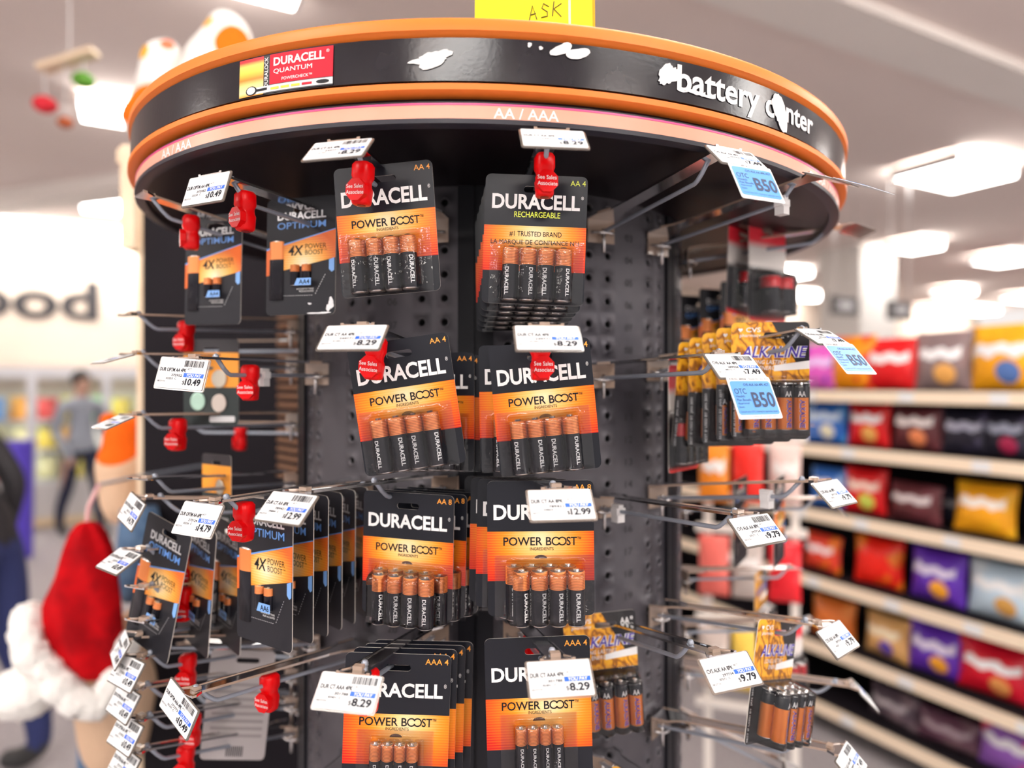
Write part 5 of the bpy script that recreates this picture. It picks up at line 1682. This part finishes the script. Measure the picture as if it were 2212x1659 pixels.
fur('pompom', [hp(60, 1490), hp(45, 1495, -.01), hp(75, 1485, -.01), hp(20, 1500)], 0.042, hat)
mb = MB(); mb.tube([hp(100, 1440, 0), hp(80, 1460), hp(66, 1475)], 0.006, 6); mb.build('cord', MATS['white_fur'], hat)
mb = MB(); mb.tube([hp(188, 1130, 0), hp(192, 1095, 0), hp(200, 1050, 0.02)], 0.004, 6); mb.build('hanging_loop', mat('pink_loop', (0.8, 0.45, 0.45), 0.6), hat)
mb = MB(); mb.tube([(hp(200, 1050, 0.02)), (hp(230, 1046, 0.1)), (hp(330, 1040, 0.3))], 0.003, 6)
o = mb.build('hanger_rod', M_STEEL, hat)

# ---- paper mobile under the ceiling at the left
mo = empty('ceiling_mobile', px(150, 130, 2.6))
tag(mo, 'ceiling mobile with a tan bar and hanging red green and brown ornaments', 'ceiling decoration')
q = 2.6 / FPX
def mp(u, v): return ((u - 150) * q, 0, -(v - 130) * q)
mb = MB(); a, b = Vector(mp(88, 150)), Vector(mp(206, 112))
mb.box((a + b) / 2, ((b - a).length, 0.06, 0.022), rot=Matrix.Rotation(-math.atan2((b - a).z, (b - a).x), 3, 'Y')); mb.build('bar', M_TANEDGE, mo)
for u, v, r, c, nm in ((180, 174, 0.040, (0.10, 0.32, 0.02), 'green'), (97, 226, 0.042, (0.70, 0.01, 0.03), 'red'), (141, 265, 0.028, (0.40, 0.08, 0.015), 'brown')):
    mb = MB(); mb.sphere(mp(u, v), r, 14, sq=(1, 1, 0.75)); o = mb.build('ornament', mat('ornament_' + nm, c, 0.5), mo, smooth=True); o['label'] = nm + ' ornament'
    mb = MB(); mb.tube([mp(u, v - 20), mp(u, 130)], 0.003, 5); mb.build('string', M_STOP, mo)
mb = MB(); mb.tube([mp(150, 130), (0, 0, CEIL - mo.location.z)], 0.003, 5); mb.build('ceiling_string', M_STOP, mo)

# ------------------------------------------------------------------ candy rack behind the display at the right
rk = empty('candy_rack', px(1620, 1100, 1.95).to_tuple()[:2] + (0,), (0, 0, rad(-20)))
tag(rk, 'white candy rack with hanging bags behind the right side of the display', 'display rack')
q = 1.95 / FPX
M_RACK = mat('rack_white', (0.80, 0.74, 0.68), 0.5)
def rp(u, v): return ((u - 1620) * q, 0, CAMZ - (v - 829.5) * q)
for u in (1530, 1712):
    mb = MB(); mb.box((rp(u, 0)[0], 0.05, 0.68), (0.022, 0.022, 1.36)); mb.build('upright', M_RACK, rk)
RACKV = (945, 1150, 1350, 1540)
for v in RACKV:
    mb = MB(); mb.box((0, 0.03, rp(0, v)[2]), (0.30, 0.02, 0.02)); mb.build('cross_bar', M_RACK, rk)
cs = [((0.85, 0.25, 0.02), 'orange'), ((0.8, 0.03, 0.02), 'red'), ((0.7, 0.5, 0.45), 'pale pink'), ((0.75, 0.15, 0.12), 'brick red'), ((0.5, 0.42, 0.38), 'grey'), ((0.78, 0.02, 0.03), 'deep red'), ((0.55, 0.45, 0.40), 'beige'), ((0.9, 0.6, 0.1), 'yellow'), ((0.6, 0.55, 0.52), 'light grey')]
RM = Matrix.Rotation(rad(-20), 3, 'Z')
for j, v in enumerate(RACKV[:3]):
    for i, u in enumerate((1545, 1615, 1690)):
        c, nm = cs[j * 3 + i]
        p = RM @ Vector((rp(u, 0)[0], -0.005, rp(0, v)[2] - 0.185)) + rk.location
        snack_bag(p, rad(-20), 0.085, 0.17, 0.035, c, tuple(min(1, x * 1.15 + 0.05) for x in c), (0.8, 0.74, 0.7) if (i + j) % 2 == 0 else None,
                  '%s candy bag, %s on the %s bar of the white rack' % (nm, ('left', 'middle', 'right')[i], ('top', 'second', 'third')[j]), 300 + j * 5 + i, group='candy bags on the white rack', cat='candy bag', name='candy_bag')

# ------------------------------------------------------------------ people
def person(loc, rz, mats, label, stride=0.0, arm=0.0, h=1.72, lean=0.0):
    s = h / 1.72
    J = [((0, 0, 0.95), .125, .10), ((0, 0, 1.10), .125, .095), ((0, 0, 1.28), .15, .105), ((0, 0, 1.40), .13, .09), ((0, 0, 1.47), .055, .055), ((0, -0.01, 1.53), .07, .075), ((0, -0.015, 1.60), .078, .095), ((0, 0, 1.67), .065, .08)]
    verts = [Vector(j[0]) for j in J]; rads = [(j[1], j[2]) for j in J]; edges = [(i, i + 1) for i in range(len(J) - 1)]
    def chain(root, pts):
        prev = root
        for p, r in pts:
            verts.append(Vector(p)); rads.append((r, r)); edges.append((prev, len(verts) - 1)); prev = len(verts) - 1
    for sx in (-1, 1):
        st = stride * sx
        chain(0, [((.10 * sx, 0, .88), .095), ((.10 * sx, -st * .5 - .02, .50), .065), ((.105 * sx, -st * .85 + .03, .28), .055), ((.105 * sx, -st + .03, .09), .045), ((.11 * sx, -st - .05, .04), .042), ((.115 * sx, -st - .13, .035), .035)])
        chain(3, [((.185 * sx, 0, 1.37), .062), ((.235 * sx, .03 + arm * .3, 1.10), .048), ((.225 * sx, -.08 - arm, .90), .038), ((.215 * sx, -.11 - arm, .82), .032), ((.212 * sx, -.13 - arm, .75), .022)])
    me = bpy.data.meshes.new('person_skeleton')
    for i, p in enumerate(verts):
        if i < 8 or abs(p.x) > 0.15:
            p.y -= lean * max(0.0, p.z - 0.95)
    me.from_pydata([v * s for v in verts], edges, [])
    o = bpy.data.objects.new('person_skeleton', me); COL.objects.link(o)
    sk = o.modifiers.new('skin', 'SKIN'); sk.branch_smoothing = 0.3
    for i, d in enumerate(me.skin_vertices[0].data):
        d.radius = (rads[i][0] * s, rads[i][1] * s); d.use_root = (i == 0)
    o.modifiers.new('sub', 'SUBSURF').render_levels = 2
    o.modifiers['sub'].levels = 2
    dg = bpy.context.evaluated_depsgraph_get()
    m2 = bpy.data.meshes.new_from_object(o.evaluated_get(dg), depsgraph=dg)
    bpy.data.objects.remove(o)
    m2.materials.clear()
    for m in mats[:4]: m2.materials.append(m)
    for p in m2.polygons:
        p.use_smooth = True
        c = p.center / s
        if c.z > 1.455: mi = 0
        elif abs(c.x) > 0.16 and c.z < 0.84: mi = 0
        elif c.z > 0.90 or (abs(c.x) > 0.16 and c.z > 0.8): mi = 1
        elif c.z > 0.10: mi = 2
        else: mi = 3
        p.material_index = mi
    r = empty('person', loc, (0, 0, rz))
    tag(r, label, 'person')
    ob('body', m2, r)
    ly = lean * 0.65 * s
    mb = MB(); mb.sphere((0, 0.018 * s - ly, 1.645 * s), 0.103 * s, 16, sq=(0.86, 0.98, 1.0)); mb.build('hair', mats[4], r, smooth=True)
    mb = MB()
    for sx in (-1, 1):
        mb.sphere((sx * 0.032 * s, -0.092 * s - ly, 1.605 * s), 0.011 * s, 8)
    mb.build('eyes', M_BLACK, r)
    mb = MB(); mb.sphere((0, -0.102 * s - ly, 1.575 * s), 0.016 * s, 8, sq=(0.8, 1, 1.3)); mb.build('nose', mats[0], r, smooth=True)
    return r
SK = mat('skin', (0.55, 0.33, 0.24), 0.5)
HR = mat('dark_hair', (0.02, 0.014, 0.012), 0.6)
SHOE = mat('shoe', (0.03, 0.03, 0.03), 0.5)
person(px(-40, 0, 2.6).to_tuple()[:2] + (0,), rad(-90), [SK, mat('black_jacket', (0.018, 0.016, 0.02), 0.6), mat('blue_jeans', (0.02, 0.03, 0.12), 0.8), SHOE, HR],
       'person in black jacket and blue jeans cut off by the left edge', stride=0.12, arm=0.0, lean=0.45)
person(px(176, 0, 6.9).to_tuple()[:2] + (0,), rad(60), [SK, mat('grey_hoodie', (0.30, 0.33, 0.38), 0.8), mat('navy_trousers', (0.015, 0.02, 0.05), 0.8), SHOE, HR],
       'person in grey top and dark trousers walking before the cooler', stride=0.2, arm=0.1, h=1.62)
